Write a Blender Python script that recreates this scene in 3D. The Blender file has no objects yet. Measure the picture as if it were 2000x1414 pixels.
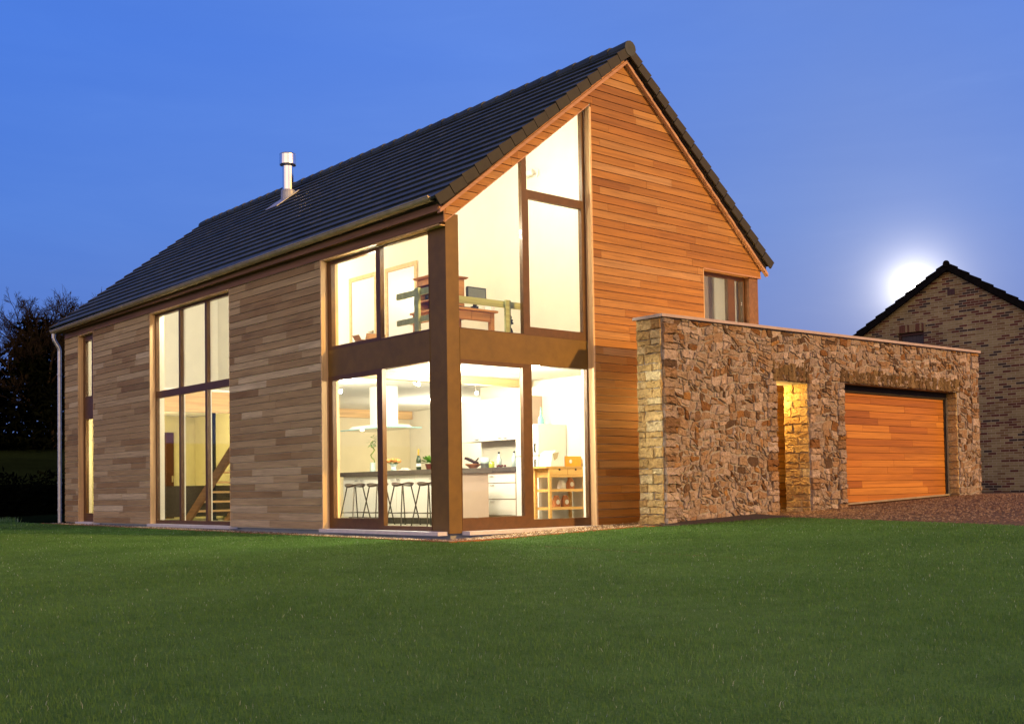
import bpy, math, random
import numpy as np
from mathutils import Vector, Matrix
random.seed(7)
rng = np.random.default_rng(7)
sc = bpy.context.scene
col = sc.collection
PI = math.pi

# ------------------------------------------------------------------ helpers
def ground(x, y):
    s = -(x*.65 + y*.758)
    return -.09 + .0365*min(max(x, 0), 12) + .004*min(max(y, 0), 20) - .02*max(0, s-2)

class MB:
    """collects geometry for ONE mesh object"""
    def __init__(s):
        s.v = []; s.f = []; s.t = []; s.m = []; s.cur = .5; s.mi = 0
    def poly(s, pts, t=None):
        b = len(s.v); s.v.extend([tuple(p) for p in pts]); s.f.append(tuple(range(b, b+len(pts))))
        s.t.append(s.cur if t is None else t); s.m.append(s.mi)
    def hexa(s, a, b, t=None):
        """a, b: two matching loops of points (any count) -> closed prism"""
        n = len(a); o = len(s.v); s.v.extend([tuple(p) for p in a]); s.v.extend([tuple(p) for p in b])
        fs = [tuple(range(o+n-1, o-1, -1)), tuple(range(o+n, o+2*n))]
        for i in range(n):
            j = (i+1) % n; fs.append((o+i, o+j, o+n+j, o+n+i))
        for f in fs:
            s.f.append(f); s.t.append(s.cur if t is None else t); s.m.append(s.mi)
    def box(s, x0, x1, y0, y1, z0, z1, t=None):
        s.hexa([(x0,y0,z0),(x1,y0,z0),(x1,y1,z0),(x0,y1,z0)], [(x0,y0,z1),(x1,y0,z1),(x1,y1,z1),(x0,y1,z1)], t)
    def obox(s, c, ax, ay, az, t=None):
        """box centred at c with half-axis vectors"""
        c, ax, ay, az = Vector(c), Vector(ax), Vector(ay), Vector(az)
        s.hexa([c-ax-ay-az, c+ax-ay-az, c+ax+ay-az, c-ax+ay-az], [c-ax-ay+az, c+ax-ay+az, c+ax+ay+az, c-ax+ay+az], t)
    def tube(s, pts, radii, n=8, cap=True, t=None):
        pts = [Vector(p) for p in pts]
        if not hasattr(radii, '__len__'): radii = [radii]*len(pts)
        rings = []; prev = None
        for i, p in enumerate(pts):
            d = (pts[min(i+1, len(pts)-1)] - pts[max(i-1, 0)]).normalized()
            if prev is None:
                up = Vector((0,0,1)) if abs(d.z) < .9 else Vector((1,0,0)); u = d.cross(up).normalized()
            else:
                u = (prev - d*prev.dot(d)); u = u.normalized() if u.length > 1e-6 else d.orthogonal().normalized()
            prev = u; w = d.cross(u); o = len(s.v)
            for k in range(n):
                a = 2*PI*k/n; s.v.append(tuple(p + (u*math.cos(a) + w*math.sin(a))*radii[i]))
            rings.append(o)
        tt = s.cur if t is None else t
        for a, b in zip(rings, rings[1:]):
            for k in range(n):
                j = (k+1) % n; s.f.append((a+k, a+j, b+j, b+k)); s.t.append(tt); s.m.append(s.mi)
        if cap:
            s.f.append(tuple(rings[0]+k for k in range(n-1, -1, -1))); s.t.append(tt); s.m.append(s.mi)
            s.f.append(tuple(rings[-1]+k for k in range(n))); s.t.append(tt); s.m.append(s.mi)
    def lathe(s, c, prof, n=14, t=None):
        """prof: list of (radius, z) about vertical axis at c"""
        s.tube_axis(Vector(c), prof, n, t)
    def tube_axis(s, c, prof, n, t=None):
        tt = s.cur if t is None else t; rings = []
        for r, z in prof:
            o = len(s.v)
            for k in range(n):
                a = 2*PI*k/n; s.v.append((c.x+r*math.cos(a), c.y+r*math.sin(a), c.z+z))
            rings.append(o)
        for a, b in zip(rings, rings[1:]):
            for k in range(n):
                j = (k+1) % n; s.f.append((a+k, a+j, b+j, b+k)); s.t.append(tt); s.m.append(s.mi)
        s.f.append(tuple(rings[0]+k for k in range(n-1, -1, -1))); s.t.append(tt); s.m.append(s.mi)
        s.f.append(tuple(rings[-1]+k for k in range(n))); s.t.append(tt); s.m.append(s.mi)
    def ball(s, c, r, n=10, sz=1.0, t=None):
        prof = [(max(r*math.sin(PI*i/8), r*.02), -r*sz*math.cos(PI*i/8)) for i in range(9)]
        s.tube_axis(Vector(c), prof, n, t)
    def build(s, name, mat, parent=None, smooth=False, label=None):
        off = Vector((0,0,0)); q = parent
        while q is not None: off += q.location; q = q.parent
        me = bpy.data.meshes.new(name)
        me.from_pydata([(v[0]-off.x, v[1]-off.y, v[2]-off.z) for v in s.v], [], s.f)
        for mm in (mat if isinstance(mat, (list, tuple)) else [mat]): me.materials.append(mm)
        at = me.attributes.new('tint', 'FLOAT', 'FACE'); at.data.foreach_set('value', s.t)
        if isinstance(mat, (list, tuple)): me.polygons.foreach_set('material_index', s.m)
        if smooth: me.polygons.foreach_set('use_smooth', [True]*len(me.polygons))
        me.update()
        o = bpy.data.objects.new(name, me); col.objects.link(o)
        if parent is not None: o.parent = parent
        if label: o['label'] = label
        return o

def thing(name, label, cat, loc=(0,0,0), group=None):
    o = bpy.data.objects.new(name, None); o.location = loc; col.objects.link(o); o.empty_display_size = .2
    return tag(o, label, cat, group)
def tag(o, label, cat, group=None):
    o['label'] = label; o['category'] = cat
    if group: o['group'] = group
    return o
def structure(o): o['kind'] = 'structure'; return o
def solo(mb, name, mat, label, cat, group=None, smooth=False):
    return tag(mb.build(name, mat, None, smooth), label, cat, group)
def move_tree(o, loc, label):
    c = o.copy(); col.objects.link(c); c.location = loc; c['label'] = label
    for ch in list(o.children):
        d = ch.copy(); col.objects.link(d); d.parent = c
        for g in ch.children:
            e = g.copy(); col.objects.link(e); e.parent = d
    return c

def clip(poly, a, b, c):
    """keep a*u+b*v<=c of a 2-D polygon"""
    out = []
    for i in range(len(poly)):
        p, q = poly[i], poly[(i+1) % len(poly)]
        dp = a*p[0]+b*p[1]-c; dq = a*q[0]+b*q[1]-c
        if dp <= 0: out.append(p)
        if dp*dq < 0:
            t = dp/(dp-dq); out.append((p[0]+t*(q[0]-p[0]), p[1]+t*(q[1]-p[1])))
    return out

# ------------------------------------------------------------------ materials
class NT:
    def __init__(s, name):
        m = bpy.data.materials.new(name); m.use_nodes = True; s.m = m; s.t = m.node_tree; s.n = s.t.nodes
        s.p = s.n['Principled BSDF']
    def add(s, typ, **kw):
        n = s.n.new(typ)
        for k, v in kw.items(): setattr(n, k, v)
        return n
    def link(s, a, b): s.t.links.new(a, b)
    def coords(s, scale=(1,1,1)):
        tc = s.add('ShaderNodeTexCoord'); mp = s.add('ShaderNodeMapping'); mp.inputs['Scale'].default_value = scale
        s.link(tc.outputs['Object'], mp.inputs['Vector']); return mp.outputs[0]
    def noise(s, vec, scale, detail=4, rough=.6, dist=0):
        n = s.add('ShaderNodeTexNoise'); n.inputs['Scale'].default_value = scale; n.inputs['Detail'].default_value = detail
        n.inputs['Roughness'].default_value = rough; n.inputs['Distortion'].default_value = dist
        s.link(vec, n.inputs['Vector']); return n.outputs['Fac']
    def ramp(s, fac, stops, interp='LINEAR'):
        r = s.add('ShaderNodeValToRGB'); e = r.color_ramp.elements; r.color_ramp.interpolation = interp
        while len(e) > 1: e.remove(e[-1])
        e[0].position = stops[0][0]; e[0].color = (*stops[0][1], 1)
        for p, c in stops[1:]:
            x = e.new(p); x.color = (*c, 1)
        s.link(fac, r.inputs[0]); return r.outputs[0]
    def tint(s):
        a = s.add('ShaderNodeAttribute'); a.attribute_name = 'tint'; return a.outputs['Fac']
    def math(s, op, a, b=None):
        n = s.add('ShaderNodeMath', operation=op)
        for i, v in enumerate((a, b)):
            if v is None: continue
            if isinstance(v, (int, float)): n.inputs[i].default_value = v
            else: s.link(v, n.inputs[i])
        return n.outputs[0]
    def mix(s, fac, a, b, mode='MIX'):
        n = s.add('ShaderNodeMix', data_type='RGBA', blend_type=mode)
        for sock, v in ((n.inputs['Factor'], fac), (n.inputs[6], a), (n.inputs[7], b)):
            if isinstance(v, (int, float)): sock.default_value = v
            elif isinstance(v, tuple): sock.default_value = (*v, 1)
            else: s.link(v, sock)
        return n.outputs[2]
    def bump(s, h, strength=.4, dist=.01):
        b = s.add('ShaderNodeBump'); b.inputs['Strength'].default_value = strength; b.inputs['Distance'].default_value = dist
        s.link(h, b.inputs['Height']); s.link(b.outputs[0], s.p.inputs['Normal'])
    def color(s, c):
        if isinstance(c, tuple): s.p.inputs['Base Color'].default_value = (*c, 1)
        else: s.link(c, s.p.inputs['Base Color'])
    def rough(s, r):
        if isinstance(r, (int, float)): s.p.inputs['Roughness'].default_value = r
        else: s.link(r, s.p.inputs['Roughness'])

def simple(name, c, rough=.6, metal=0, var=.12, nscale=6, bump=0, spec=.5):
    t = NT(name); v = t.coords(); n = t.noise(v, nscale)
    lo = tuple(x*(1-var) for x in c); hi = tuple(min(1, x*(1+var)) for x in c)
    t.color(t.ramp(n, [(.3, lo), (.7, hi)])); t.rough(rough); t.p.inputs['Metallic'].default_value = metal
    t.p.inputs['Specular IOR Level'].default_value = spec
    if bump: t.bump(t.noise(v, nscale*12), bump, .004)
    return t.m

def wood(name, stops, along='x', rough=.55, grain=.35, gray=None):
    t = NT(name)
    sc_ = {'x': (1.1, 30, 30), 'y': (30, 1.1, 30), 'z': (30, 30, 1.1)}[along]
    v = t.coords(sc_); tn = t.tint()
    # shift the grain from board to board
    add = t.add('ShaderNodeVectorMath', operation='ADD'); cx = t.add('ShaderNodeCombineXYZ')
    k = t.math('MULTIPLY', tn, 37.0)
    for i in range(3): t.link(k, cx.inputs[i])
    t.link(v, add.inputs[0]); t.link(cx.outputs[0], add.inputs[1]); v2 = add.outputs[0]
    base = t.ramp(tn, stops)
    g = t.noise(v2, 1.6, 6, .65, .8)
    g2 = t.noise(v2, .35, 3, .5, 1.5)
    cg = t.ramp(g, [(.25, (1-grain,)*3), (.5, (1, 1, 1)), (.75, (1+grain*.5,)*3)])
    c = t.mix(1.0, base, cg, 'MULTIPLY')
    c = t.mix(1.0, c, t.ramp(g2, [(.3, (.78, .76, .74)), (.65, (1.12, 1.1, 1.08))]), 'MULTIPLY')
    if gray:
        c = t.mix(t.ramp(t.noise(t.coords((.6, .6, 1.2)), 1.0, 5, .7), [(.35, (0, 0, 0)), (.66, (.45, .45, .45))]), c, gray)
    t.color(c); t.rough(rough); t.bump(g, .25, .004); t.p.inputs['Specular IOR Level'].default_value = .3
    return t.m

M = {}
M['cedar'] = wood('cedar_cladding', [(0, (0.2097, 0.07613, 0.01301)), (.25, (0.3226, 0.1332, 0.02484)), (.55, (0.379, 0.1713, 0.0343)), (.8, (0.4032, 0.2018, 0.05618)), (1, (0.4354, 0.2588, 0.1123))], 'x', grain=.36)
M['cedar_grey'] = wood('weathered_cedar', [(0, (0.1351, 0.06522, 0.01819)), (.2, (0.2567, 0.15, 0.05556)), (.5, (0.3917, 0.2739, 0.1263)), (.8, (0.4998, 0.3847, 0.207)), (1, (0.6484, 0.5478, 0.3435))], 'y', .7, .5, gray=(0.4187, 0.3066, 0.1514))
M['cedar_door'] = wood('garage_cedar', [(0, (0.2153, 0.06788, 0.008535)), (.3, (0.3408, 0.1177, 0.01423)), (.7, (0.4484, 0.1719, 0.02134)), (1, (0.5022, 0.2172, 0.0332))], 'x', grain=.25)
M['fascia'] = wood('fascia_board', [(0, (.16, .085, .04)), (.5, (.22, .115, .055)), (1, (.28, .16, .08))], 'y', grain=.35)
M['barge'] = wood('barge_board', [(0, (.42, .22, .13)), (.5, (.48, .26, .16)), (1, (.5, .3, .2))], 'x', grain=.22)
M['jamb'] = wood('pale_jamb_board', [(0, (0.66, 0.425, 0.2125)), (.5, (0.744, 0.5, 0.2625)), (1, (0.816, 0.575, 0.325))], 'z', grain=.2)
M['brown'] = simple('brown_painted_frame', (.105, .043, .009), .5, 0, .18, 9, .15)
M['panel'] = simple('brown_facing_panel', (.155, .082, .010), .55, 0, .16, 5, .1)
M['sill'] = simple('pale_stone_sill', (.62, .60, .60), .6, 0, .08, 12, .2)
M['zinc'] = simple('aged_zinc', (.44, .36, .22), .36, .35, .2, 5)
M['galv'] = simple('galvanised_pipe', (.50, .50, .52), .38, .8, .2, 8)
M['steel'] = simple('stainless_flue', (.72, .73, .75), .24, 1, .06, 4)
M['lead'] = simple('lead_flashing', (.33, .36, .42), .5, .3, .15, 8)
M['plaster'] = simple('cream_plaster', (.80, .765, .66), .85, 0, .03, 3)
M['plaster_beige'] = simple('beige_plaster', (.66, .58, .40), .85, 0, .04, 3)
M['plaster_lime'] = simple('yellow_plaster', (.60, .55, .32), .85, 0, .04, 3)
M['plaster_taupe'] = simple('taupe_plaster', (.42, .32, .26), .85, 0, .04, 3)
M['ceil'] = simple('white_ceiling', (.84, .82, .78), .9, 0, .02, 3)
M['floor'] = simple('grey_green_floor_tile', (.33, .32, .25), .35, 0, .1, 4)
M['floor_up'] = simple('upper_floor', (.5, .36, .2), .5, 0, .1, 4)
M['pine'] = wood('pine_beam', [(0, (.62, .40, .18)), (1, (.70, .48, .24))], 'x', grain=.2)
M['pine_y'] = wood('pine_step', [(0, (.60, .38, .17)), (1, (.68, .46, .22))], 'x', grain=.2)
M['stringer'] = wood('oak_stringer', [(0, (.22, .11, .05)), (1, (.30, .16, .08))], 'y', grain=.3)
M['desk'] = wood('honey_pine', [(0, (0.342, 0.1313, 0.032)), (.5, (0.399, 0.175, 0.048)), (1, (0.456, 0.2375, 0.072))], 'x', grain=.25)
M['birch'] = wood('birch_trolley', [(0, (.60, .33, .09)), (1, (.70, .42, .15))], 'x', grain=.15)
M['greenwood'] = wood('treated_green_timber', [(0, (.46, .54, .24)), (1, (.56, .62, .32))], 'x', grain=.18)
M['white'] = simple('white_lacquer', (.80, .79, .75), .35, 0, .02, 3)
M['fridge'] = simple('white_enamel', (.80, .80, .78), .3, 0, .02, 3)
M['black'] = simple('black_plastic', (.018, .018, .02), .6, 0, .2, 8, 0, .12)
M['darkseat'] = simple('dark_brown_seat', (.035, .016, .012), .3, 0, .2, 8)
M['darkleg'] = simple('dark_steel_leg', (.055, .045, .035), .35, .7, .15, 8)
M['counter'] = simple('dark_worktop', (.075, .06, .05), .35, 0, .2, 14)
M['screen'] = simple('grey_screen', (.09, .09, .08), .3, 0, .1, 4)
M['card'] = simple('brown_cardboard', (.40, .24, .11), .8, 0, .1, 9)
M['paper'] = simple('white_paper', (.78, .76, .72), .8, 0, .05, 9)
M['bag'] = simple('red_brown_paper_bag', (.42, .16, .06), .75, 0, .2, 10)
M['orangebox'] = simple('orange_carton', (.80, .36, .03), .6, 0, .08, 8)
M['bottle'] = simple('green_black_bottle', (.012, .03, .014), .12, 0, .1, 8)
M['gold'] = simple('gold_foil', (.65, .42, .09), .35, .7, .1, 20)
M['clearglass'] = simple('bluish_bottle_glass', (.55, .68, .68), .1, 0, .05, 6)
M['tealglass'] = simple('teal_bottle_glass', (.20, .46, .50), .1, 0, .1, 6)
M['leaf'] = simple('indoor_leaf', (.12, .26, .05), .5, 0, .3, 20)
M['stalk'] = simple('bamboo_stalk', (.20, .28, .06), .5, 0, .3, 20)
M['petal'] = simple('orange_petal', (.80, .32, .10), .6, 0, .25, 30)
M['pot'] = simple('dark_red_pot', (.10, .025, .02), .4, 0, .1, 8)
M['bowl'] = simple('wooden_bowl', (.42, .18, .08), .5, 0, .2, 8)
M['jar'] = simple('green_jar', (.36, .42, .06), .25, 0, .1, 8)
M['sofa'] = simple('dark_sofa_fabric', (.06, .05, .04), .9, 0, .2, 20)
M['darkdoor'] = simple('dark_brown_door', (.075, .03, .015), .7, 0, .15, 8, 0, .08)
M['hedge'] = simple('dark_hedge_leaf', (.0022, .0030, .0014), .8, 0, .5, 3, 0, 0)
M['bark'] = simple('dark_bark', (.020, .016, .013), .9, 0, .4, 20, 0, 0)
M['twig'] = simple('bare_twig', (.016, .013, .011), .9, 0, .4, 20, 0, 0)
M['birchbark'] = simple('pale_birch_bark', (.20, .18, .15), .9, 0, .5, 14)
M['darkroof'] = simple('dark_neighbour_tile', (.009, .0085, .008), .7, 0, .3, 8, .2, 0)
M['shutter'] = simple('grey_shutter', (0.0495, 0.04275, 0.0425), .6, 0, .15, 8)
M['redframe'] = simple('red_brown_window_frame', (0.06, 0.024, 0.0144), .6, 0, .15, 8)
M['edging'] = simple('rusty_edging', (.30, .105, .028), .8, 0, .3, 10, .2)
M['soil'] = simple('dark_soil', (.032, .020, .012), .95, 0, .5, 18, .8)
M['coping'] = simple('pinkish_coping', (.42, .34, .32), .65, 0, .12, 7, .2)
M['mortar'] = simple('grey_mortar', (0.3, 0.27, 0.24), .95, 0, .22, 8, .6)
M['gap'] = simple('dark_backing', (.018, .012, .008), .9, 0, .2, 5)
M['farwall'] = simple('pale_far_render', (.10, .09, .08), .9, 0, .15, 5)

def m_tile():
    t = NT('slate_grey_roof_tile'); v = t.coords(); tn = t.tint()
    c = t.ramp(tn, [(0, (.024, .032, .030)), (.5, (.030, .039, .036)), (1, (.039, .050, .046))])
    c = t.mix(1.0, c, t.ramp(t.noise(v, 3, 5), [(.3, (.75, .75, .75)), (.7, (1.25, 1.25, 1.22))]), 'MULTIPLY')
    t.color(c); t.rough(t.ramp(t.noise(v, 9, 4), [(.3, (.52,)*3), (.7, (.66,)*3)])); t.p.inputs['Specular IOR Level'].default_value = .38; t.bump(t.noise(v, 70, 3), .25, .004)
    return t.m
M['tile'] = m_tile()
M['verge'] = simple('brown_grey_verge_tile', (0.02108, 0.01922, 0.0108), .7, 0, .25, 9, .35)

def m_stone(name, stops):
    t = NT(name); v = t.coords(); tn = t.tint()
    c = t.ramp(tn, stops)
    n = t.noise(v, 22, 6, .7); n2 = t.noise(v, 7, 4, .6, .6)
    c = t.mix(1.0, c, t.ramp(n, [(.28, (.55, .52, .5)), (.55, (1, 1, 1)), (.75, (1.4, 1.38, 1.35))]), 'MULTIPLY')
    c = t.mix(t.ramp(n2, [(.56, (0, 0, 0)), (.74, (.45, .45, .45))]), c, (.24, .12, .045))
    t.color(c); t.rough(.85); t.p.inputs['Specular IOR Level'].default_value = .25
    t.bump(t.math('ADD', t.noise(v, 30, 6, .75), t.math('MULTIPLY', t.noise(v, 90, 3), .5)), .9, .02)
    return t.m
M['rubble'] = m_stone('rubble_sandstone', [(0, (0.1036, 0.06378, 0.03858)), (.14, (0.2382, 0.1374, 0.06858)), (.28, (0.3106, 0.1962, 0.1114)), (.42, (0.352, 0.2551, 0.1715)), (.58, (0.3002, 0.2404, 0.2014)), (.72, (0.4141, 0.3189, 0.2529)), (.86, (0.4867, 0.4023, 0.3429)), (.95, (0.3728, 0.1962, 0.06001)), (1, (0.2072, 0.0981, 0.03429))])
M['lintel'] = m_stone('brown_lintel_stone', [(0, (0.1105, 0.068, 0.02975)), (.5, (0.1785, 0.119, 0.051)), (1, (0.272, 0.187, 0.0935))])
M['quoin'] = m_stone('yellow_window_lit_quoin', [(0, (0.3584, 0.2125, 0.0805)), (.4, (0.512, 0.35, 0.138)), (.75, (0.5888, 0.425, 0.1955)), (1, (0.64, 0.525, 0.299))])  # yellow stone, brightened further to carry window light on the side faces

def m_brick():
    t = NT('multicolour_brick'); tc = t.add('ShaderNodeTexCoord'); sep = t.add('ShaderNodeSeparateXYZ'); cmb = t.add('ShaderNodeCombineXYZ')
    t.link(tc.outputs['Object'], sep.inputs[0]); t.link(sep.outputs['Y'], cmb.inputs['X']); t.link(sep.outputs['Z'], cmb.inputs['Y'])
    b = t.add('ShaderNodeTexBrick'); t.link(cmb.outputs[0], b.inputs['Vector'])
    b.inputs['Color1'].default_value = (0, 0, 0, 1); b.inputs['Color2'].default_value = (1, 1, 1, 1); b.inputs['Mortar'].default_value = (.5, .5, .5, 1)
    for k, val in (('Scale', 1), ('Mortar Size', .0055), ('Mortar Smooth', .1), ('Bias', 0), ('Brick Width', .23), ('Row Height', .0665)): b.inputs[k].default_value = val
    c = t.ramp(b.outputs['Color'], [(0, (.055, .036, .022)), (.09, (.13, .042, .020)), (.27, (.22, .135, .052)), (.44, (.31, .245, .105)), (.62, (.36, .295, .135)), (.82, (.28, .215, .092))], 'CONSTANT')
    c = t.mix(b.outputs['Fac'], c, (.48, .43, .29))
    c = t.mix(1.0, c, t.ramp(t.noise(t.coords(), 1.2, 4), [(.3, (.66, .64, .60)), (.7, (.98, .96, .92))]), 'MULTIPLY')
    t.color(c); t.rough(.9)
    bp = t.add('ShaderNodeBump'); bp.invert = True; bp.inputs['Strength'].default_value = .6; bp.inputs['Distance'].default_value = .01
    t.link(b.outputs['Fac'], bp.inputs['Height']); t.link(bp.outputs[0], t.p.inputs['Normal'])
    return t.m
M['brick'] = m_brick()

def m_glass():
    m = bpy.data.materials.new('window_glass'); m.use_nodes = True; nt = m.node_tree; nt.nodes.clear()
    o = nt.nodes.new('ShaderNodeOutputMaterial'); mx = nt.nodes.new('ShaderNodeMixShader'); tr = nt.nodes.new('ShaderNodeBsdfTransparent')
    gl = nt.nodes.new('ShaderNodeBsdfGlossy'); gl.inputs['Roughness'].default_value = .02; lw = nt.nodes.new('ShaderNodeLayerWeight')
    pw = nt.nodes.new('ShaderNodeMath'); pw.operation = 'POWER'; pw.inputs[1].default_value = 5
    ma = nt.nodes.new('ShaderNodeMath'); ma.operation = 'MULTIPLY_ADD'; ma.inputs[1].default_value = .6; ma.inputs[2].default_value = .028
    tr.inputs[0].default_value = (.96, .98, .96, 1)
    nt.links.new(lw.outputs['Facing'], pw.inputs[0]); nt.links.new(pw.outputs[0], ma.inputs[0]); nt.links.new(ma.outputs[0], mx.inputs[0])
    nt.links.new(tr.outputs[0], mx.inputs[1]); nt.links.new(gl.outputs[0], mx.inputs[2]); nt.links.new(mx.outputs[0], o.inputs[0])
    return m
M['glass'] = m_glass()

def emit(name, c, s):
    t = NT(name); t.p.inputs['Base Color'].default_value = (*c, 1); t.p.inputs['Emission Color'].default_value = (*c, 1)
    t.p.inputs['Emission Strength'].default_value = s; return t.m
M['bulb'] = emit('lit_bulb', (1, .88, .62), 30)
M['moon'] = emit('bright_moon', (1, .97, .88), 9)

def m_lawn():
    t = NT('lawn_green'); v = t.coords()
    big = t.noise(v, .55, 4, .55); mid = t.noise(v, 4, 5, .6); fine = t.noise(v, 60, 3, .7)
    c = t.ramp(big, [(.3, (.060, .140, .026)), (.7, (.082, .178, .037))])
    c = t.mix(.6, c, t.ramp(mid, [(.3, (.6, .6, .6)), (.7, (1.25, 1.2, 1.2))]), 'MULTIPLY')
    c = t.mix(.6, c, t.ramp(fine, [(.3, (.55, .55, .55)), (.7, (1.3, 1.3, 1.3))]), 'MULTIPLY')
    t.color(c); t.rough(.9); t.p.inputs['Specular IOR Level'].default_value = .1; t.bump(fine, .8, .02); return t.m
M['lawn'] = m_lawn()
def m_blade():
    t = NT('grass_blade'); tn = t.tint(); v = t.coords()
    c = t.ramp(tn, [(0, (.086, .188, .042)), (.5, (.102, .216, .053)), (.85, (.118, .24, .068)), (.93, (.20, .30, .16)), (1, (.42, .50, .42))])
    c = t.mix(.8, c, t.ramp(t.noise(v, .6, 4, .6), [(.3, (.72, .78, .7)), (.7, (1.18, 1.12, 1.1))]), 'MULTIPLY')
    c = t.mix(.6, c, t.ramp(t.noise(v, 3.5, 4, .6), [(.3, (.75, .75, .75)), (.7, (1.2, 1.2, 1.2))]), 'MULTIPLY')
    t.color(c); t.rough(.6); t.p.inputs['Specular IOR Level'].default_value = .15
    tr = t.add('ShaderNodeBsdfTranslucent'); t.link(c, tr.inputs[0]); mx = t.add('ShaderNodeMixShader'); mx.inputs[0].default_value = .45
    out = t.n['Material Output']; t.link(t.p.outputs[0], mx.inputs[1]); t.link(tr.outputs[0], mx.inputs[2]); t.link(mx.outputs[0], out.inputs[0])
    return t.m
M['blade'] = m_blade()
def m_gravel():
    t = NT('gravel_ground'); v = t.coords()
    vo = t.add('ShaderNodeTexVoronoi'); vo.inputs['Scale'].default_value = 32; t.link(v, vo.inputs['Vector'])
    sp = t.add('ShaderNodeSeparateColor'); t.link(vo.outputs['Color'], sp.inputs[0])
    c = t.ramp(sp.outputs[0], [(0, (.022, .009, .003)), (.4, (.08, .036, .010)), (.8, (.16, .08, .024)), (1, (.26, .15, .055))])
    c = t.mix(.7, c, t.ramp(t.noise(v, 1.2, 4), [(.3, (.6, .6, .6)), (.7, (1.2, 1.2, 1.2))]), 'MULTIPLY')
    t.color(c); t.rough(.9); t.bump(vo.outputs['Distance'], 1.0, .03); return t.m
M['gravel'] = m_gravel()
def m_pebble():
    t = NT('pebble'); t.color(t.ramp(t.tint(), [(0, (.075, .032, .011)), (.35, (.22, .12, .045)), (.7, (.42, .31, .17)), (1, (.66, .56, .40))])); t.rough(.8); return t.m
M['pebble'] = m_pebble()
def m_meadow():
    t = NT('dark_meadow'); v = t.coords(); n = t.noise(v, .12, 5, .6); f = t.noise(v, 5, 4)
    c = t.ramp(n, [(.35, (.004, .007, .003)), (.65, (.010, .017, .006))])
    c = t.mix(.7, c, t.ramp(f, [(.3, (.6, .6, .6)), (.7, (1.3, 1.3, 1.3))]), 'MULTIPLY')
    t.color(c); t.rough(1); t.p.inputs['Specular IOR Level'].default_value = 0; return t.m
M['meadow'] = m_meadow()  # near-black colour stands in for the low light behind the garden

# ------------------------------------------------------------------ plane helpers (gable plane runs in x, side plane runs in y)
def GP(u, v, d): return (u, d, v)       # gable facade: u = x, v = z, d = depth (y)
def SP(u, v, d): return (d, u, v)       # long facade:  u = y, v = z, d = depth (x)

def cladding(mb, P, regions, z_lo, z_hi, u_lo, u_hi, pitch=.13, z0=-.004, gap=.007, th=.022, lmin=.9, lmax=3.4, rnd=random, spread=(2.9, 2.5)):
    """horizontal boards; each region = list of half planes (a,b,c): a*u+b*v<=c"""
    k = int(math.floor((z_lo-z0)/pitch)); 
    while z0+k*pitch < z_hi:
        za, zb = z0+k*pitch, z0+(k+1)*pitch-gap
        u = u_lo - rnd.random()*lmax
        while u < u_hi:
            L = rnd.uniform(lmin, lmax); ua, ub = u+.0015, u+L-.0015; u += L
            tn = min(1, max(0, rnd.betavariate(*spread))); jit = rnd.uniform(-.0015, .0015)
            for R in regions:
                q = [(ua, za), (ub, za), (ub, zb), (ua, zb)]
                for h in R:
                    q = clip(q, *h)
                    if len(q) < 3: break
                if len(q) < 3: continue
                fr = [P(a, b, -.002+jit+.006*(b-za)/pitch) for a, b in q]; bk = [P(a, b, th) for a, b in q]
                mb.hexa(fr, bk, tn)
        k += 1

def rects_plate(mb, P, outer, holes, d0, d1):
    """a plate between depths d0,d1 with rectangular holes: (u0,u1,v0,v1)"""
    us = sorted({outer[0], outer[1], *[h[0] for h in holes], *[h[1] for h in holes]})
    vs = sorted({outer[2], outer[3], *[h[2] for h in holes], *[h[3] for h in holes]})
    def solid(i, j):
        if i < 0 or j < 0 or i >= len(us)-1 or j >= len(vs)-1: return False
        cu, cv = (us[i]+us[i+1])/2, (vs[j]+vs[j+1])/2
        return not any(h[0] < cu < h[1] and h[2] < cv < h[3] for h in holes)
    for i in range(len(us)-1):
        for j in range(len(vs)-1):
            if not solid(i, j): continue
            a, b, c, d = us[i], us[i+1], vs[j], vs[j+1]
            mb.poly([P(a,c,d0), P(b,c,d0), P(b,d,d0), P(a,d,d0)]); mb.poly([P(a,c,d1), P(a,d,d1), P(b,d,d1), P(b,c,d1)])
            if not solid(i-1, j): mb.poly([P(a,c,d0), P(a,d,d0), P(a,d,d1), P(a,c,d1)])
            if not solid(i+1, j): mb.poly([P(b,c,d0), P(b,c,d1), P(b,d,d1), P(b,d,d0)])
            if not solid(i, j-1): mb.poly([P(a,c,d0), P(a,c,d1), P(b,c,d1), P(b,c,d0)])
            if not solid(i, j+1): mb.poly([P(a,d,d0), P(b,d,d0), P(b,d,d1), P(a,d,d1)])

def pbox(mb, P, u0, u1, v0, v1, d0, d1, t=None):
    mb.hexa([P(u0,v0,d0), P(u1,v0,d0), P(u1,v1,d0), P(u0,v1,d0)], [P(u0,v0,d1), P(u1,v0,d1), P(u1,v1,d1), P(u0,v1,d1)], t)

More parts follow.
